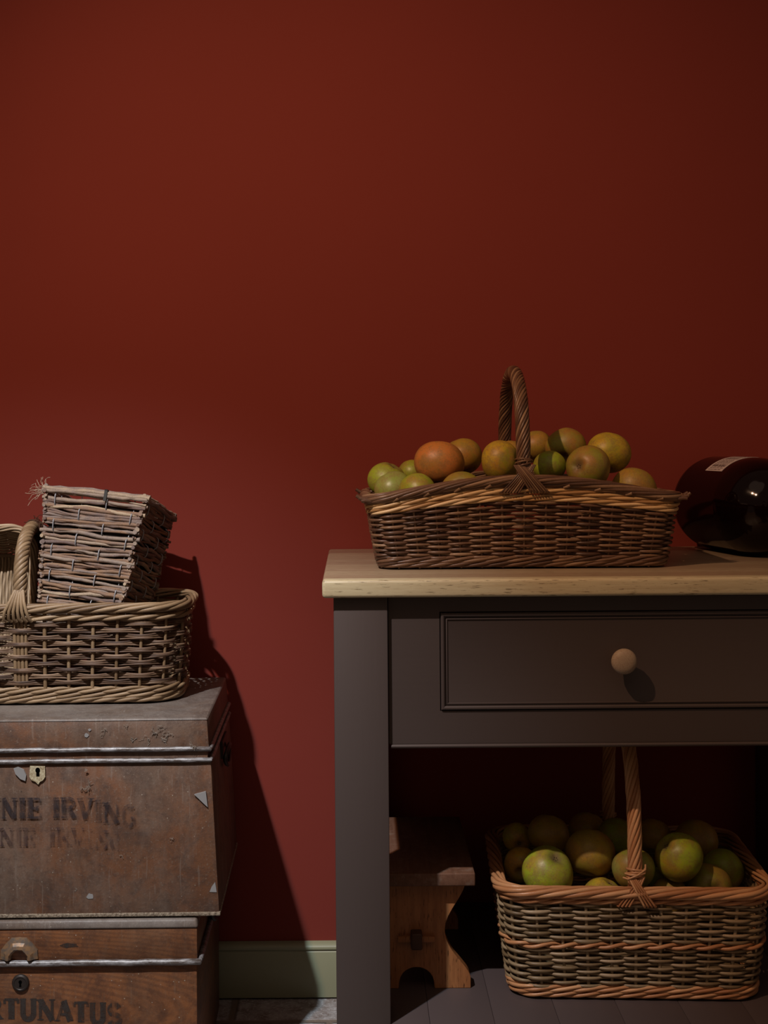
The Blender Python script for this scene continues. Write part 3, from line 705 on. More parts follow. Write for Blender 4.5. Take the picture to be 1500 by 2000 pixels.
def binding(m, x, y, zrim, side, w=0.016, up=0.022, dn=0.030, n=4, r=0.0021, out=0.010, rng=None, ringsz=3, R=0.0125, pitch=None):
    """crossed lashing over the rim at a handle foot. side=-1 front, +1 back"""
    rng = rng or np.random.default_rng(3)
    for d in (-1, 1):
        for k_ in range(n):
            o_ = (k_-(n-1)/2)*r*2.05
            pts = []
            for t in np.linspace(0, 1, 12):
                xx = x + d*(-w*0.55 + (w*0.55+w*1.30)*t) + o_*(0.75+0.75*t)
                zz = zrim + up - (up+dn)*t + d*0.0
                bulge = math.sin(PI*min(1, t*1.15))*0.004
                yy = y + side*(R*0.75*(1-t) + out*t + bulge + (0.0016 if d > 0 else -0.0006))
                pts.append((xx, yy, zz))
            pts.append((pts[-1][0]+d*0.002, y + side*(out-0.008), zrim-dn-0.001))
            m.tube(np.array(pts), r*rng.uniform(.85, 1.1), 6, tone=float(np.clip(rng.normal(.5, .25), 0, 1)), up=np.array([0, 1.0, 0]))
    for q in range(ringsz):
        a = np.arange(20)*2*PI/20; zz = zrim+up+0.001+q*r*2.0
        P = np.stack([x+(R+r)*np.cos(a), y+(R+r)*np.sin(a), zz+0.0035*np.cos(a+q)], 1)
        m.tube(P, r, 6, True, tone=float(rng.uniform(.3, .8)), up=np.array([0, 0, 1.0]))

# ---- trug on the worktop
TR = empty('trug_basket', (0.2865, -0.3000, 0.8970), 'shallow brown willow trug with cream band and arched handle, on the oak worktop', 'basket')
tz = lambda x: 0.118 + 0.032*np.clip(np.cos(np.asarray(x)*PI/2), 0, 1)**1.15
b = Basket(TR, (0.241, 0.137), (0.2600, 0.150), 0.030, 0.118, 42, 11, tz, bulge=0.002)
m = MB(); b.stakes(m, 0.02, 0.98, 0.0024, 0.55); b.weavers(m, 0.150, 0.80, 18, 0.0028, 0.0040, mid=0.45, spread=0.55); m.build('woven_body', M_WBROWN, TR)
m = MB(); b.wale(m, 0.015, 0.0085, 0.0036, 0.0048, 0.0032, 5, 9, 0.3, 0.6, out=0.001); b.wale(m, 0.09, 0.006, 0.0036, 0.0042, 0.0030, 4, 10, 0.4, 0.6, out=0.0015)
m.build('foot_border', M_WBROWN, TR)
m = MB(); b.wale(m, 0.835, 0.0, 0.0040, 0.0040, 0.0027, 4, 9, 0.6, 0.6, out=0.002); b.wale(m, 0.900, 0.001, 0.0042, 0.0038, 0.0027, 4, 9, 0.4, 0.6, out=0.003)
cb = m.build('cream_band', M_WCREAM, TR); cb['label'] = 'two rows of cream willow below the rim'
m = MB(); b.wale(m, 1.0, 0.001, 0.0078, 0.0066, 0.0031, 9, 5, 0.45, 0.7, out=0.004); b.wale(m, 0.965, 0.0, 0.003, 0.003, 0.0030, 4, 8, 0.4, 0.5, out=0.004)
for sk in range(3, b.N, 11):
    if abs(b.c[sk][3]) > 0.9:
        p = b.at(0.945, 0.0075, 0.0, [sk])[0]; q = b.at(0.965, 0.0125, 0.001, [sk+2])[0]
        m.tube(np.array([p, (p+q)/2, q]), 0.0026, 7, tone=0.95)
# spiky rod ends at both ends of the rim
for sx in (-1, 1):
    for sy in (-1, 1):
        for q in range(7):
            y = sy*(0.150-0.006*q); L = 0.012+0.004*(q % 3)
            m.tube([(sx*0.252, y, 0.116+0.003*(q % 3)), (sx*(0.262+L*.5), y+sy*0.002, 0.118+0.002*(q % 2)), (sx*(0.262+L), y+sy*0.003, 0.117+0.0045*(q % 3))], [0.0036, 0.0034, 0.0030], 6, tone=0.2+0.1*(q % 5))
m.build('rim', M_WBROWN, TR); b.floor(M_WBROWN)
P, N, B = arch_path(-0.1455, 0.1455, 0.128, 0.338, p=0.60)
m = MB(); twisted(m, P, N, B, 0.0098, 12, -0.125, 0.0028, 0.5, 0.5, np.random.default_rng(5))
hd = m.build('handle', M_WBROWN, TR)
m = MB(); binding(m, 0, -0.150, 0.150, -1, w=0.019, up=0.026, dn=0.020, n=7, r=0.0016, out=0.0135); m.build('handle_binding', M_WBROWN, hd)
m = MB(); binding(m, 0, 0.150, 0.150, 1, w=0.019, up=0.026, dn=0.020, n=7, r=0.0016, out=0.0135)
m.build('handle_binding', M_WBROWN, hd)

# ---- basket on the lower shelf
LB = empty('willow_basket', (0.4670, -0.3330, SZ), 'deep square willow basket with honey-coloured rim and handle, on the lower table shelf', 'basket', rot=(0, 0, math.radians(-3.0)))
b = Basket(LB, (0.200, 0.158), (0.2180, 0.174), 0.045, 0.182, 36, 21, None, bulge=0.004)
m = MB(); b.stakes(m, 0.02, 0.98, 0.0030, 0.75, 0.2); b.weavers(m, 0.115, 0.485, 11, 0.0030, 0.0043, mid=0.45, spread=0.5); b.weavers(m, 0.535, 0.90, 11, 0.0030, 0.0043, mid=0.5, spread=0.5)
m.build('woven_body', M_WOLIVE, LB)
m = MB(); b.wale(m, 0.51, 0.0, 0.0042, 0.0030, 0.0033, 2, 18, 0.55, out=0.002); wb = m.build('honey_band', M_WORANGE, LB); wb['label'] = 'honey-coloured band half way up'
m = MB(); b.wale(m, 0.01, 0.0080, 0.0042, 0.0046, 0.0034, 4, 9, 0.55, 0.5, out=0.002); b.wale(m, 0.075, 0.005, 0.004, 0.0042, 0.0032, 4, 9, 0.6, 0.5, out=0.002)
m.build('foot_border', M_WORANGE, LB)
m = MB(); b.wale(m, 1.0, 0.0, 0.0095, 0.0074, 0.0041, 7, 5, 0.5, 0.6, out=0.003); b.wale(m, 0.925, 0.0, 0.0040, 0.0034, 0.0034, 3, 12, 0.55, 0.4, out=0.003)
m.build('rim', M_WORANGE, LB); b.floor(M_WOLIVE)
P, N, B = arch_path(-0.1655, 0.1655, 0.168, 0.440, p=0.53)
m = MB(); twisted(m, P, N, B, 0.0090, 9, -0.16, 0.0034, 0.5, 0.5, np.random.default_rng(6))
hd = m.build('handle', M_WORANGE, LB)
m = MB(); binding(m, 0, -0.172, 0.184, -1, w=0.016, up=0.026, dn=0.022, n=4, r=0.0019, out=0.014)
mback = MB(); binding(mback, 0, 0.172, 0.184, 1, w=0.016, up=0.026, dn=0.022, n=4, r=0.0019, out=0.014)
for q, (xa, xb, za, zb) in enumerate(((-0.020, 0.016, 0.205, 0.222), (-0.017, 0.015, 0.212, 0.216))):
    m.tube(np.array([(xa, -0.172, za), (xa+.006, -0.186, za+.002), (0.0, -0.188, (za+zb)/2), (xb-.002, -0.184, zb), (xb, -0.172, zb+.004)]), 0.0017, 6, tone=0.9)
m.build('handle_binding', M_WORANGE, hd); mback.build('handle_binding', M_WORANGE, hd)

# ---- big basket on the trunk
BB = empty('willow_basket', (-0.5930, -0.2230, 0.6515), 'brown open-weave willow basket with tan rim, standing on the upper trunk', 'basket', rot=(0, 0, math.radians(1.2)))
b = Basket(BB, (0.272, 0.098), (0.2850, 0.112), 0.070, 0.172, 34, 31, None, bulge=0.003)
tri = {0: [-.010, -.0035, .003, .0095]}
ms = MB(); b.stakes(ms, 0.04, 0.98, 0.0033, 0.6, 0.35, double=tri)
m = MB(); b.weavers(m, 0.195, 0.87, 10, 0.0020, 0.0046, sub=3, mid=0.45, spread=0.6)
m.build('woven_body', M_WSLEW, BB); o = ms.build('upright_stakes', M_WTAN, BB); o['label'] = 'pale upright stakes showing through the weave'
m = MB(); b.wale(m, 0.02, 0.0060, 0.0042, 0.0042, 0.0036, 4, 9, 0.6, out=0.002); b.wale(m, 0.085, 0.002, 0.004, 0.004, 0.0034, 3, 11, 0.6, out=0.002); b.wale(m, 0.150, 0.0, 0.004, 0.0038, 0.0034, 3, 11, 0.65, out=0.002)
m.build('foot_border', M_WTAN, BB)
m = MB(); b.wale(m, 1.0, 0.0, 0.0085, 0.0062, 0.0040, 6, 6, 0.55, 0.6, out=0.003); b.wale(m, 0.905, 0.0, 0.0042, 0.0036, 0.0036, 3, 11, 0.55, 0.4, out=0.003)
m.build('rim', M_WTAN, BB); b.floor(M_WSLEW)
P, N, B = arch_path(-0.1115, 0.108, 0.160, 0.308, p=0.56)
m = MB(); twisted(m, P, N, B, 0.0078, 6, -0.060, 0.0050, 0.55, 0.4, np.random.default_rng(7))
hd = m.build('handle', M_WTAN, BB)
m = MB()
rr = np.random.default_rng(9)
for q in range(6):
    d = (q-2.5)*0.0055
    m.tube(np.array([(d*0.5, -0.119, 0.205), (d*0.9-.002, -0.129, 0.186), (d*1.35-.004, -0.131, 0.170), (d*1.6-.004, -0.126, 0.156), (d*1.6, -0.120, 0.150)]), 0.0030, 6, tone=float(rr.uniform(.4, .9)))
m.build('handle_binding', M_WTAN, hd)

# dark cord lashed round the top of the handle
m = MB(); i0, i1 = 118, 172
seg = P[i0:i1]; tt = np.linspace(0, 1, 360); ii = tt*(len(seg)-1)
def interp(A): return np.stack([np.interp(ii, np.arange(len(seg)), A[i0:i1, c_]) for c_ in range(3)], 1)
Pc, Nc, Bc = interp(P), interp(N), interp(B); a_ = 2*PI*tt*13
m.tube(Pc + (0.0128+0.0012*np.sin(7*a_/3.1))[:, None]*(np.cos(a_)[:, None]*Nc + np.sin(a_)[:, None]*Bc), 0.0017, 6, tone=0.1, up=Nc*np.cos(a_)[:, None]+Bc*np.sin(a_)[:, None])
rq = np.random.default_rng(12)
for q in range(16):
    c0 = Pc[rq.integers(150, 340)] + np.array([rq.normal(0, .006), rq.normal(0, .004), 0.012]); W_ = np.cumsum(np.vstack([c0, rq.normal(0, .0042, (6, 3))]), 0)
    m.tube(W_, 0.0006, 4, tone=0.2)
m.build('cord_lashing', plain('dark_brown_cord', (0.060, 0.026, 0.014), 0.8, 0.2), hd)

# ---- pale basket standing inside it
PB = empty('willow_basket', (-0.7200, -0.1360, 0.7915), 'pale willow basket tipped on its side inside the brown basket, opening facing forward', 'basket', rot=(math.radians(75.0), 0, 0))
b = Basket(PB, (0.106, 0.112), (0.1250, 0.1400), 0.045, 0.110, 34, 41, None, bulge=0.004)
m = MB(); b.stakes(m, 0.02, 0.98, 0.0023, 0.6); b.weavers(m, 0.03, 0.93, 20, 0.0026, 0.0030, mid=0.55, spread=0.35)
for q in range(34):
    xx0 = -0.100+0.200*q/33; n_ = 30; yq = np.linspace(-0.104, 0.104, n_)*(1 if abs(xx0) < 0.06 else 0.86)
    m.tube(np.stack([np.full(n_, xx0)+0.0006*np.sin(yq*90), yq, 0.0135+0.0022*np.cos(np.arange(n_)*PI/3+q*PI)], 1), 0.0026, 6, tone=float(np.clip(b.rng.normal(.6, .2), 0, 1)))
m.build('woven_body', M_WPALE, PB)
m = MB(); b.wale(m, 1.0, 0.0, 0.0055, 0.0050, 0.0030, 6, 6, 0.6, 0.6, out=0.002); b.wale(m, 0.93, 0.0, 0.003, 0.003, 0.0026, 4, 8, 0.6, out=0.002)
m.build('rim', M_WPALE, PB); b.floor(M_WPALE)

# ---- vine twig pot
hp_, wt_, wb_ = 0.262, 0.0930, 0.0700
Rm = Euler((math.radians(-14.0), math.radians(5.4), math.radians(-10.0)), 'XYZ').to_matrix()
topc = Vector((-0.4545, -0.1780, 1.003))
pl = topc - Rm @ Vector((0, 0, hp_))
TP = empty('twig_pot', pl, 'square planter of rough vine twigs held by wire, leaning back in the brown basket', 'planter', rot=Rm.to_euler())
rr = np.random.default_rng(77)
m = MB(); mw = MB(); mi = MB()
def halfw(z): return wb_ + (wt_-wb_)*z/hp_
rows = 37
wires = [-0.80, -0.27, 0.28, 0.83]
for side in range(4):
    ca, sa = math.cos(side*PI/2), math.sin(side*PI/2)
    def tr(x, y, z): return (x*ca - y*sa, x*sa + y*ca, z)
    for j in range(rows):
        z = 0.005 + (hp_-0.008)*(j + (0.5 if side % 2 else 0.0))/rows + rr.normal(0, 0.0012)
        hwz = halfw(z); ext = rr.uniform(0.001, 0.010); ext2 = rr.uniform(0.001, 0.010)
        for dup in range(2 if rr.random() < 0.45 else 1):
            n = 16; xs = np.linspace(-hwz-ext, hwz+ext2, n)
            a1, a2 = rr.normal(0, 0.0022, 2); p1, p2 = rr.uniform(0, 6, 2); tilt = rr.normal(0, 0.0022)
            zz = z + dup*0.0035 + a1*np.sin(xs*22+p1) + a2*0.5*np.sin(xs*55+p2) + tilt*xs/hwz + rr.normal(0, 0.0004, n)
            yy = -hwz - 0.0015*np.cos(xs*60+j*PI) - dup*0.0015 + rr.normal(0, 0.0004, n)
            r0 = rr.uniform(0.0022, 0.0044); tp_ = rr.uniform(0.65, 1.0)
            rad = r0*np.linspace(1, tp_, n)*(1+rr.normal(0, 0.06, n)) if rr.random() < .5 else r0*np.linspace(tp_, 1, n)*(1+rr.normal(0, 0.06, n))
            m.tube([tr(x, y, q) for x, y, q in zip(xs, yy, zz)], rad, 7, tone=float(np.clip(rr.normal(.5, .28), 0, 1)), up=np.array([0, 0, 1.0]))
    for wi, w in enumerate(wires):
        Pw = []
        for q in range(110):
            z = 0.002 + (hp_-0.004)*q/109; hh = halfw(z)
            ph = 2*PI*(z/0.046) + wi*PI
            Pw.append(tr(w*hh, -hh - 0.0052*(0.3+math.tanh(2.5*math.sin(ph))), z))
        mw.tube(np.array(Pw), 0.0011, 5)
# bundled rods round the top edge
for side in range(4):
    ca, sa = math.cos(side*PI/2), math.sin(side*PI/2)
    for q in range(5):
        n = 14; xs = np.linspace(-wt_-0.006, wt_+0.006+rr.uniform(0, .006), n)
        z = hp_ - 0.006 + 0.004*(q % 3) + rr.normal(0, .0007, n) + 0.0012*np.sin(xs*40+q)
        y = -wt_ - 0.001 - 0.0035*(q % 2) + rr.normal(0, .0005, n)
        m.tube([(x*ca-yy*sa, x*sa+yy*ca, zz) for x, yy, zz in zip(xs, y, z)], rr.uniform(.0028, .0042), 7, tone=float(rr.uniform(.2, .9)), up=np.array([0, 0, 1.0]))
m.build('twig_wall', M_TWIG, TP)
mw.build('wire', M_WIRE, TP)
l0, l1 = wb_-0.006, wt_-0.006
mi.hexa([(-l0,-l0,0.002),(l0,-l0,0.002),(l0,l0,0.002),(-l0,l0,0.002),(-l1,-l1,hp_-0.02),(l1,-l1,hp_-0.02),(l1,l1,hp_-0.02),(-l1,l1,hp_-0.02)])
mi.f = [q for q in mi.f if q != (4,5,6,7)]
mi.build('lining', M_DARK, TP, smooth=False)
m = MB(); m.box((0.020, -wt_-0.0105, hp_-0.016), (0.0255, -wt_-0.0078, hp_+0.005)); m.box((0.020, -wt_-0.0105, hp_+0.003), (0.0255, -wt_+0.004, hp_+0.005))
m.build('clip', M_CLIP, TP)
m = MB()
for q in range(26):
    L = rr.uniform(.008, .030) if q < 22 else rr.uniform(.03, .045); a = rr.uniform(2.0, 4.4); st = np.array([-wt_-0.004+rr.normal(0, .004), -wt_-0.004, hp_-0.006+rr.normal(0, .006)])
    P = [st]; 
    for _ in range(6): a += rr.normal(0, .45); P.append(P[-1]+np.array([math.cos(a), rr.normal(0, .3), math.sin(a)])*L/6)
    m.tube(np.array(P), 0.00045, 4)
m.build('frayed_string', M_STRING, TP, smooth=False)

# ------------------------------------------------------------------ bottle
k = NT('black_red_glass'); M_GLASS = k.fin((0.0040, 0.0008, 0.0008), 0.085, 0.28)
k.b.inputs['Coat Weight'].default_value = 0.0; k.b.inputs['Coat Roughness'].default_value = 0.02
BR = 0.0905
ax = Vector((math.cos(math.radians(79)), -math.sin(math.radians(79)), 0))
BO = empty('wine_bottle', (0.7080, -0.050, 0.8972+BR), 'oversized dark wine bottle lying on its side at the right end of the worktop', 'bottle')
zx = ax; xx_ = Vector((0, 0, 1)).cross(zx).normalized(); yy_ = zx.cross(xx_)
BO.rotation_euler = Matrix((xx_, yy_, zx)).transposed().to_euler()
bp = [(0.001, 0.022), (0.03, 0.018), (0.055, 0.006), (0.068, 0.001), (0.080, 0.002), (0.087, 0.008), (BR-.0002, 0.020), (BR, 0.035), (BR, 0.11), (BR, 0.176), (BR-.0007, 0.194), (0.0868, 0.213), (0.0810, 0.231), (0.0715, 0.247), (0.0600, 0.260), (0.0490, 0.271), (0.0400, 0.284), (0.0345, 0.304), (0.0325, 0.40), (0.0325, 0.470)]
m = MB(); m.lathe(smooth_prof(bp, 6), None, 128); m.build('bottle_glass', M_GLASS, BO, angle=60)
m = MB(); m.lathe([(0.0345, 0.44), (0.0365, 0.442), (0.0365, 0.462), (0.0345, 0.464), (0.0345, 0.492), (0.033, 0.494), (0.001, 0.494)], None, 40); m.build('capsule', plain('dark_foil', (0.03, 0.004, 0.004), 0.35, 0.5), BO)
# label patch near the top of the flank
m = MB(); V = []; F = []; na, nz_ = 26, 14
upa = math.atan2((Vector((0, 0, 1))).dot(yy_), (Vector((0, 0, 1))).dot(xx_))
lefta = math.atan2((Vector((-1, 0, 0))).dot(yy_), (Vector((-1, 0, 0))).dot(xx_))
dirn = 1 if ((lefta-upa+PI) % (2*PI)-PI) > 0 else -1
LA0, LA1, LZ0, LZ1 = -8, 44, 0.100, 0.168
for lay_ in (0, 1):
    for i in range(na+1):
        for j in range(nz_+1):
            a = upa + dirn*math.radians(LA0+(LA1-LA0)*i/na); rr_ = BR+0.0001+0.0004*lay_
            V.append((rr_*math.cos(a), rr_*math.sin(a), LZ0+(LZ1-LZ0)*j/nz_))
w1_ = nz_+1; off = (na+1)*w1_
for i in range(na):
    for j in range(nz_):
        F.append((off+i*w1_+j, off+(i+1)*w1_+j, off+(i+1)*w1_+j+1, off+i*w1_+j+1))
        F.append((i*w1_+j, i*w1_+j+1, (i+1)*w1_+j+1, (i+1)*w1_+j))
for i in range(na):
    F.append((i*w1_, (i+1)*w1_, off+(i+1)*w1_, off+i*w1_)); F.append((i*w1_+nz_, off+i*w1_+nz_, off+(i+1)*w1_+nz_, (i+1)*w1_+nz_))
for j in range(nz_):
    F.append((j, off+j, off+j+1, j+1)); F.append((na*w1_+j, na*w1_+j+1, off+na*w1_+j+1, off+na*w1_+j))
m.add(V, F); lab = m.build('paper_label', plain('label_paper', (0.52, 0.44, 0.42), 0.6, 0.3), BO)
# printed lines on the label
m = MB(); rr = random.Random(4)
for li, deg in enumerate([41.5, 38.5, 36.0, 33.8, 31.0, 28.0, 25.5, 23, 20, 16, 13, 10, 7, 3, 0]):
    a0 = upa + dirn*math.radians(deg); z = LZ0+0.008; thick = math.radians(0.55 if li not in (3, 9) else 1.3)
    while z < LZ1-0.010:
        L = rr.uniform(0.004, 0.013); r2 = BR+0.00065; zz1 = min(z+L, LZ1-0.007)
        q = [(r2*math.cos(a0+s*thick), r2*math.sin(a0+s*thick), zq) for s, zq in ((-1, z), (1, z), (1, zz1), (-1, zz1))]
        q2 = [(x_*0.9985, y_*0.9985, z_) for x_, y_, z_ in q]
        m.hexa(q2+q); z = zz1+rr.uniform(0.0012, 0.003)
m.build('printed_text', plain('label_ink', (0.12, 0.09, 0.085), 0.6, 0.3), lab, smooth=False)

# ------------------------------------------------------------------ apples
def apple_mat():
    k = NT('russet_apple_skin')
    oi = k.n('ShaderNodeObjectInfo'); rnd = oi.outputs['Random']
    comb = k.n('ShaderNodeVectorMath'); comb.operation = 'ADD'
    k.l(k.co.outputs['Object'], comb.inputs[0])
    sc = k.n('ShaderNodeVectorMath'); sc.operation = 'SCALE'; sc.inputs[0].default_value = (7, 13, 5); k.l(rnd, sc.inputs['Scale']); k.l(sc.outputs[0], comb.inputs[1])
    v = comb.outputs[0]
    big = k.noise(22, 3, 0.55, vec=v); med = k.noise(60, 4, 0.65, vec=v); fine = k.noise(340, 4, 0.7, vec=v)
    blush = k.ramp(big, [(0.44, 0.0), (0.58, 1.0)])
    base = oi.outputs['Color']
    second = k.attr('tone')
    c2 = k.mix(k.ramp(k.noise(9, 1, 0.5, vec=v), [(0.40, 0.0), (0.60, 1.0)]), (0.38, 0.135, 0.022), (0.28, 0.175, 0.030))
    c = k.mix(k.math('MULTIPLY', blush, 0.60), base, c2)
    grn = k.ramp(k.noise(24, 3, 0.6, vec=v, dist=0.4), [(0.45, 0.0), (0.60, 1.0)])
    c = k.mix(k.math('MULTIPLY', grn, oi.outputs['Alpha']), c, (0.20, 0.29, 0.016))
    rus = k.ramp(k.math('ADD', k.math('MULTIPLY', med, 0.6), k.math('MULTIPLY', fine, 0.45)), [(0.48, 0.0), (0.60, 1.0)])
    c = k.mix(k.math('MULTIPLY', rus, 0.55), c, (0.22, 0.130, 0.040))
    net = k.ramp(k.vor(230, 'DISTANCE_TO_EDGE', vec=v), [(0.02, 1.0), (0.10, 0.0)])
    c = k.mix(k.math('MULTIPLY', net, 0.28), c, (0.33, 0.25, 0.10))
    dots = k.ramp(k.vor(115, vec=v), [(0.07, 1.0), (0.13, 0.0)]); dm = k.ramp(k.noise(30, 2, vec=v), [(0.55, 0.0), (0.66, 1.0)])
    c = k.mix(k.math('MULTIPLY', k.math('MULTIPLY', dots, dm), 0.8), c, (0.06, 0.035, 0.018))
    # russet round the stalk and eye hollows (vertex attribute 'tone')
    c = k.mix(k.math('MULTIPLY', second, 0.85), c, (0.13, 0.080, 0.048))
    k.bump(k.math('ADD', med, k.math('MULTIPLY', fine, 0.5)), 0.10, 0.0015)
    return k.fin(c, k.ramp(med, [(0.35, 0.36), (0.65, 0.52)]), 0.45)
M_APPLE = apple_mat()
M_STALK = plain('apple_stalk', (0.075, 0.045, 0.025), 0.7, 0.2)
M_CALYX = plain('apple_calyx', (0.035, 0.030, 0.020), 0.8, 0.2)

GREEN = (0.30, 0.37, 0.018); YEL = (0.52, 0.37, 0.022); OCH = (0.42, 0.240, 0.030); ORA = (0.56, 0.195, 0.045); PALE = (0.27, 0.33, 0.070); RUS = (0.31, 0.225, 0.032); LIME = (0.34, 0.45, 0.020)
def apple(loc, R, col, label, group, rot=(0, 0, 0), seed=0, fat=0.90, stalk=True):
    rg = np.random.default_rng(seed+100)
    nu, nv = 36, 24
    ph = rg.uniform(0, 6.28, 4); am = rg.uniform(0.006, 0.022, 4)
    lob = 5
    V = []; tn = []
    for j in range(nv+1):
        th = PI*j/nv
        for i in range(nu):
            a = 2*PI*i/nu
            r = R*(math.sin(th)**0.92)*(1.0+0.035*math.cos(th))
            z = R*fat*math.cos(th)
            lump = 1 + am[0]*math.cos(2*a+ph[0]) + am[1]*math.cos(3*a+ph[1]+z/R) + 0.012*math.cos(lob*a+ph[2])*(0.6-0.5*math.cos(th))
            q = r/R
            z -= R*0.30*math.exp(-(q/0.24)**2)*(1 if z > 0 else 0)
            if z < 0 or th > PI/2:
                z = R*fat*math.cos(th) + R*0.20*math.exp(-(q/0.26)**2) + 0.012*R*math.cos(lob*a+ph[2])*math.exp(-((q-0.42)/0.2)**2)
            V.append((r*lump, a, z)); tn.append(math.exp(-(q/0.30)**2))
    V = [(r*math.cos(a), r*math.sin(a), z + am[2]*0.8*r*math.cos(a+ph[3])) for r, a, z in V]
    F = []
    for j in range(nv):
        for i in range(nu):
            l = (i+1) % nu; F.append((j*nu+i, (j+1)*nu+i, (j+1)*nu+l, j*nu+l))
    m = MB(); m.add(V, F, np.array(tn))
    o = m.build('apple', M_APPLE, None, angle=180)
    me = o.data; bm = bmesh.new(); bm.from_mesh(me); bmesh.ops.remove_doubles(bm, verts=bm.verts, dist=1e-5); bm.to_mesh(me); bm.free()
    o.location = loc; o.rotation_euler = rot; o.color = (*col, 0.08 if col == ORA else 0.35 if col == OCH else 0.62)
    tag(o, label, 'apple', group)
    if stalk:
        m = MB(); L = R*rg.uniform(.10, .22); m.tube(np.array([(0, 0, R*(fat-0.33)), (R*.02, 0, R*(fat-.12)), (R*.06, R*.02, R*(fat-.22)+L*1.2)]), [0.0016, 0.0013, 0.0018], 6); m.build('stalk', M_STALK, o)
    m = MB()
    for q in range(5):
        a = 2*PI*q/5; zb = -R*(fat-0.215)
        m.tube(np.array([(R*.05*math.cos(a), R*.05*math.sin(a), zb+0.002), (R*.12*math.cos(a), R*.12*math.sin(a), zb-0.001), (R*.07*math.cos(a+.3), R*.07*math.sin(a+.3), zb-R*.07)]), [0.0016, 0.0013, 0.0004], 5)
    m.build('calyx', M_CALYX, o)
    return o
def toward(dx, dy, dz, eye=True, spin=0.0):
    """turn the eye (calyx) or stalk of the apple to the given direction"""
    d = Vector((dx, dy, dz)).normalized()
    q = d.to_track_quat('-Z' if eye else 'Z', 'Y')
    return (q.to_matrix() @ Matrix.Rotation(spin, 3, 'Z')).to_euler()
GU = 'apples heaped in the trug'; GD = 'apples in the lower basket'
U = [
 ((0.0601,-0.2890,1.0435), 0.0350, GREEN, 'green russet apple at the left end of the trug heap, rearmost there', toward(.5,-.2,1)),
 ((0.0691,-0.3561,1.0304), 0.0340, PALE, 'dull green apple at the trug left end, between its two green neighbours', toward(-.5,.3,1)),
 ((0.1096,-0.4109,1.0261), 0.0341, GREEN, 'green-gold apple at the front left rim of the trug, below the orange one', toward(.6,.4,.3)),
 ((0.1088,-0.2300,1.0534), 0.0283, GREEN, 'sliver of green apple peeking out left of the orange apple', toward(0,.4,1)),
 ((0.1517,-0.3300,1.0731), 0.0444, ORA, 'large orange russet apple, stalk hollow on top, left part of the trug', toward(.10,.35,1,False)),
 ((0.1989,-0.2500,1.0841), 0.0365, OCH, 'ochre apple behind and right of the large orange apple', toward(-.3,.45,1)),
 ((0.1857,-0.4000,1.0250), 0.0369, RUS, 'greenish ochre apple low at the front rim, below the orange apple on its right', toward(.1,.9,-.4)),
 ((0.2562,-0.3700,1.0775), 0.0365, YEL, 'yellow-gold apple just left of the trug handle, its eye facing right', toward(.95,-.42,.05)),
 ((0.2872,-0.2708,1.0828), 0.0334, OCH, 'ochre apple top showing behind the trug handle and the yellow-gold apple', toward(.2,.3,1)),
 ((0.3353,-0.2307,1.1016), 0.0320, OCH, 'golden apple close behind the trug handle on its right, high in the heap', toward(-.2,.35,1)),
 ((0.3843,-0.2794,1.0998), 0.0370, RUS, 'blotchy green and russet apple at the top of the heap, right of the handle', toward(.3,.8,.6)),
 ((0.3424,-0.3585,1.0686), 0.0295, LIME, 'bright green apple low beside the right of the trug handle', toward(-.3,.4,1)),
 ((0.4047,-0.3866,1.0661), 0.0389, RUS, 'speckled russet and green apple with its eye facing the viewer, right half of trug', toward(-.75,-.85,.10)),
 ((0.4551,-0.3062,1.0903), 0.0393, YEL, 'yellow-green apple high at the right of the trug heap', toward(.3,.5,1)),
 ((0.4885,-0.3600,1.0245), 0.0411, OCH, 'brownish ochre apple at the right end of the trug, low by the rim', toward(.4,.8,.4)),
]
for i, (l, r, c, lab_, ro) in enumerate(U): apple(l, r, c, lab_, GU, ro, i, stalk=(i == 4))
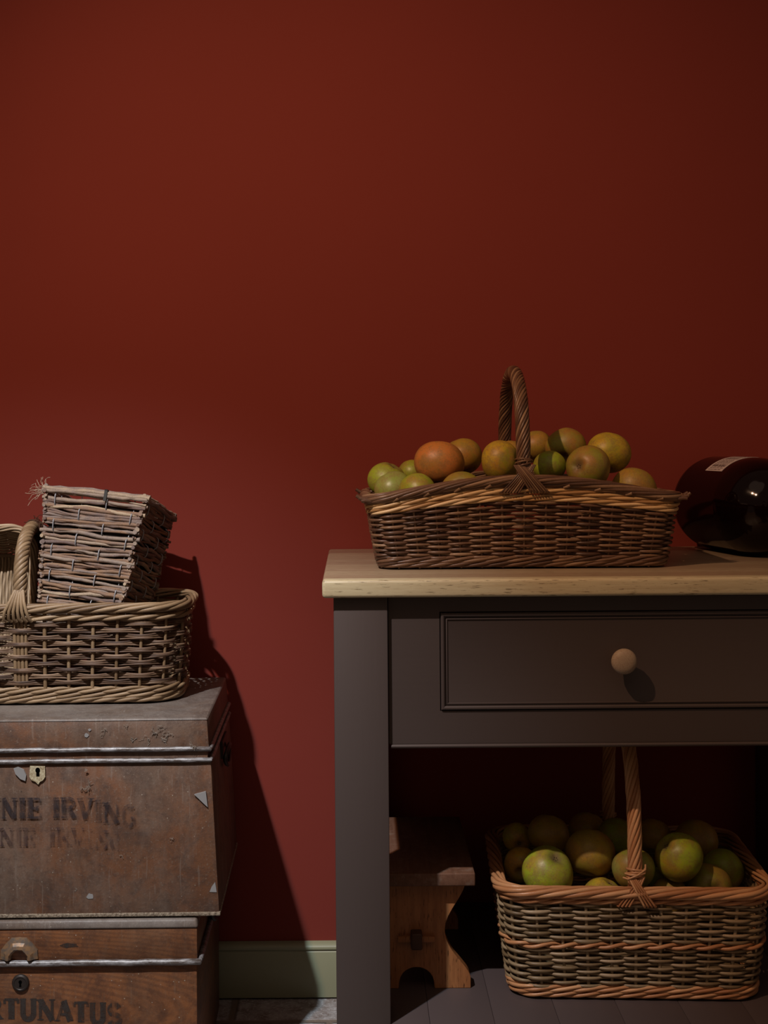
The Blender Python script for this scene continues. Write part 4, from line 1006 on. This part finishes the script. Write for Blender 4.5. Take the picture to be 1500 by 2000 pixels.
Lw = [
 ((0.2899,-0.2809,0.3966), 0.0268, YEL, 'small yellow apple with a dark eye, rear left corner of the lower basket', toward(.1,-1,-.25)),
 ((0.2852,-0.3792,0.3791), 0.0302, YEL, 'dim green-gold apple at the lower basket left wall, under the small yellow one', toward(.2,.9,.2)),
 ((0.3418,-0.3131,0.4129), 0.0365, OCH, 'brown russet apple in shadow above the big yellow-green one, lower basket left', toward(.3,.5,1)),
 ((0.3224,-0.4430,0.3865), 0.0440, LIME, 'big yellow-green apple with dark eye on top, front left of the lower basket', toward(.33,-.50,.80)),
 ((0.4290,-0.2060,0.3885), 0.0350, OCH, 'dark olive apple at the back of the lower basket, left of the handle', toward(.3,.5,1)),
 ((0.4008,-0.4045,0.4063), 0.0439, OCH, 'large ochre apple, half in shadow, in the middle left of the lower basket', toward(.3,.5,1)),
 ((0.4720,-0.2701,0.3939), 0.0371, GREEN, 'dark green apple directly left of the lower basket handle, in shade', toward(.3,.5,1)),
 ((0.4657,-0.4477,0.3921), 0.0353, PALE, 'pale grey-green apple behind the foot of the lower basket handle', toward(.1,.9,.2)),
 ((0.4136,-0.4526,0.3458), 0.0344, YEL, 'top of a yellow apple just above the front rim, left of the lower basket handle', toward(.45,-.1,.9)),
 ((0.5450,-0.2300,0.3840), 0.0335, OCH, 'brown apple in deep shade right behind the lower basket handle', toward(.3,.5,1)),
 ((0.5422,-0.4456,0.4106), 0.0414, LIME, 'bright green apple blushed red with black specks, right of the lower basket handle', toward(-.75,-.25,.65)),
 ((0.6151,-0.2728,0.3880), 0.0398, OCH, 'shaded brown apple at the back right of the lower basket', toward(.3,.5,1)),
 ((0.6396,-0.3608,0.3617), 0.0358, GREEN, 'green apple at the right inner wall of the lower basket', toward(.5,.8,.2)),
 ((0.5986,-0.4227,0.3518), 0.0392, RUS, 'greenish tan apple, eye forward, at the front right rim of the lower basket', toward(.05,-1,.12)),
 ((0.5292,-0.4321,0.3398), 0.0321, OCH, 'top of a tan apple above the front rim, right of the lower basket handle', toward(.1,.9,.2)),
 ((0.5238,-0.3827,0.3535), 0.0195, LIME, 'small lime-green apple wedged deep beneath the red-blushed one', toward(.1,.9,.2)),
]
for i, (l, r, c, lab_, ro) in enumerate(Lw): apple(l, r, c, lab_, GD, ro, 40+i, stalk=False)
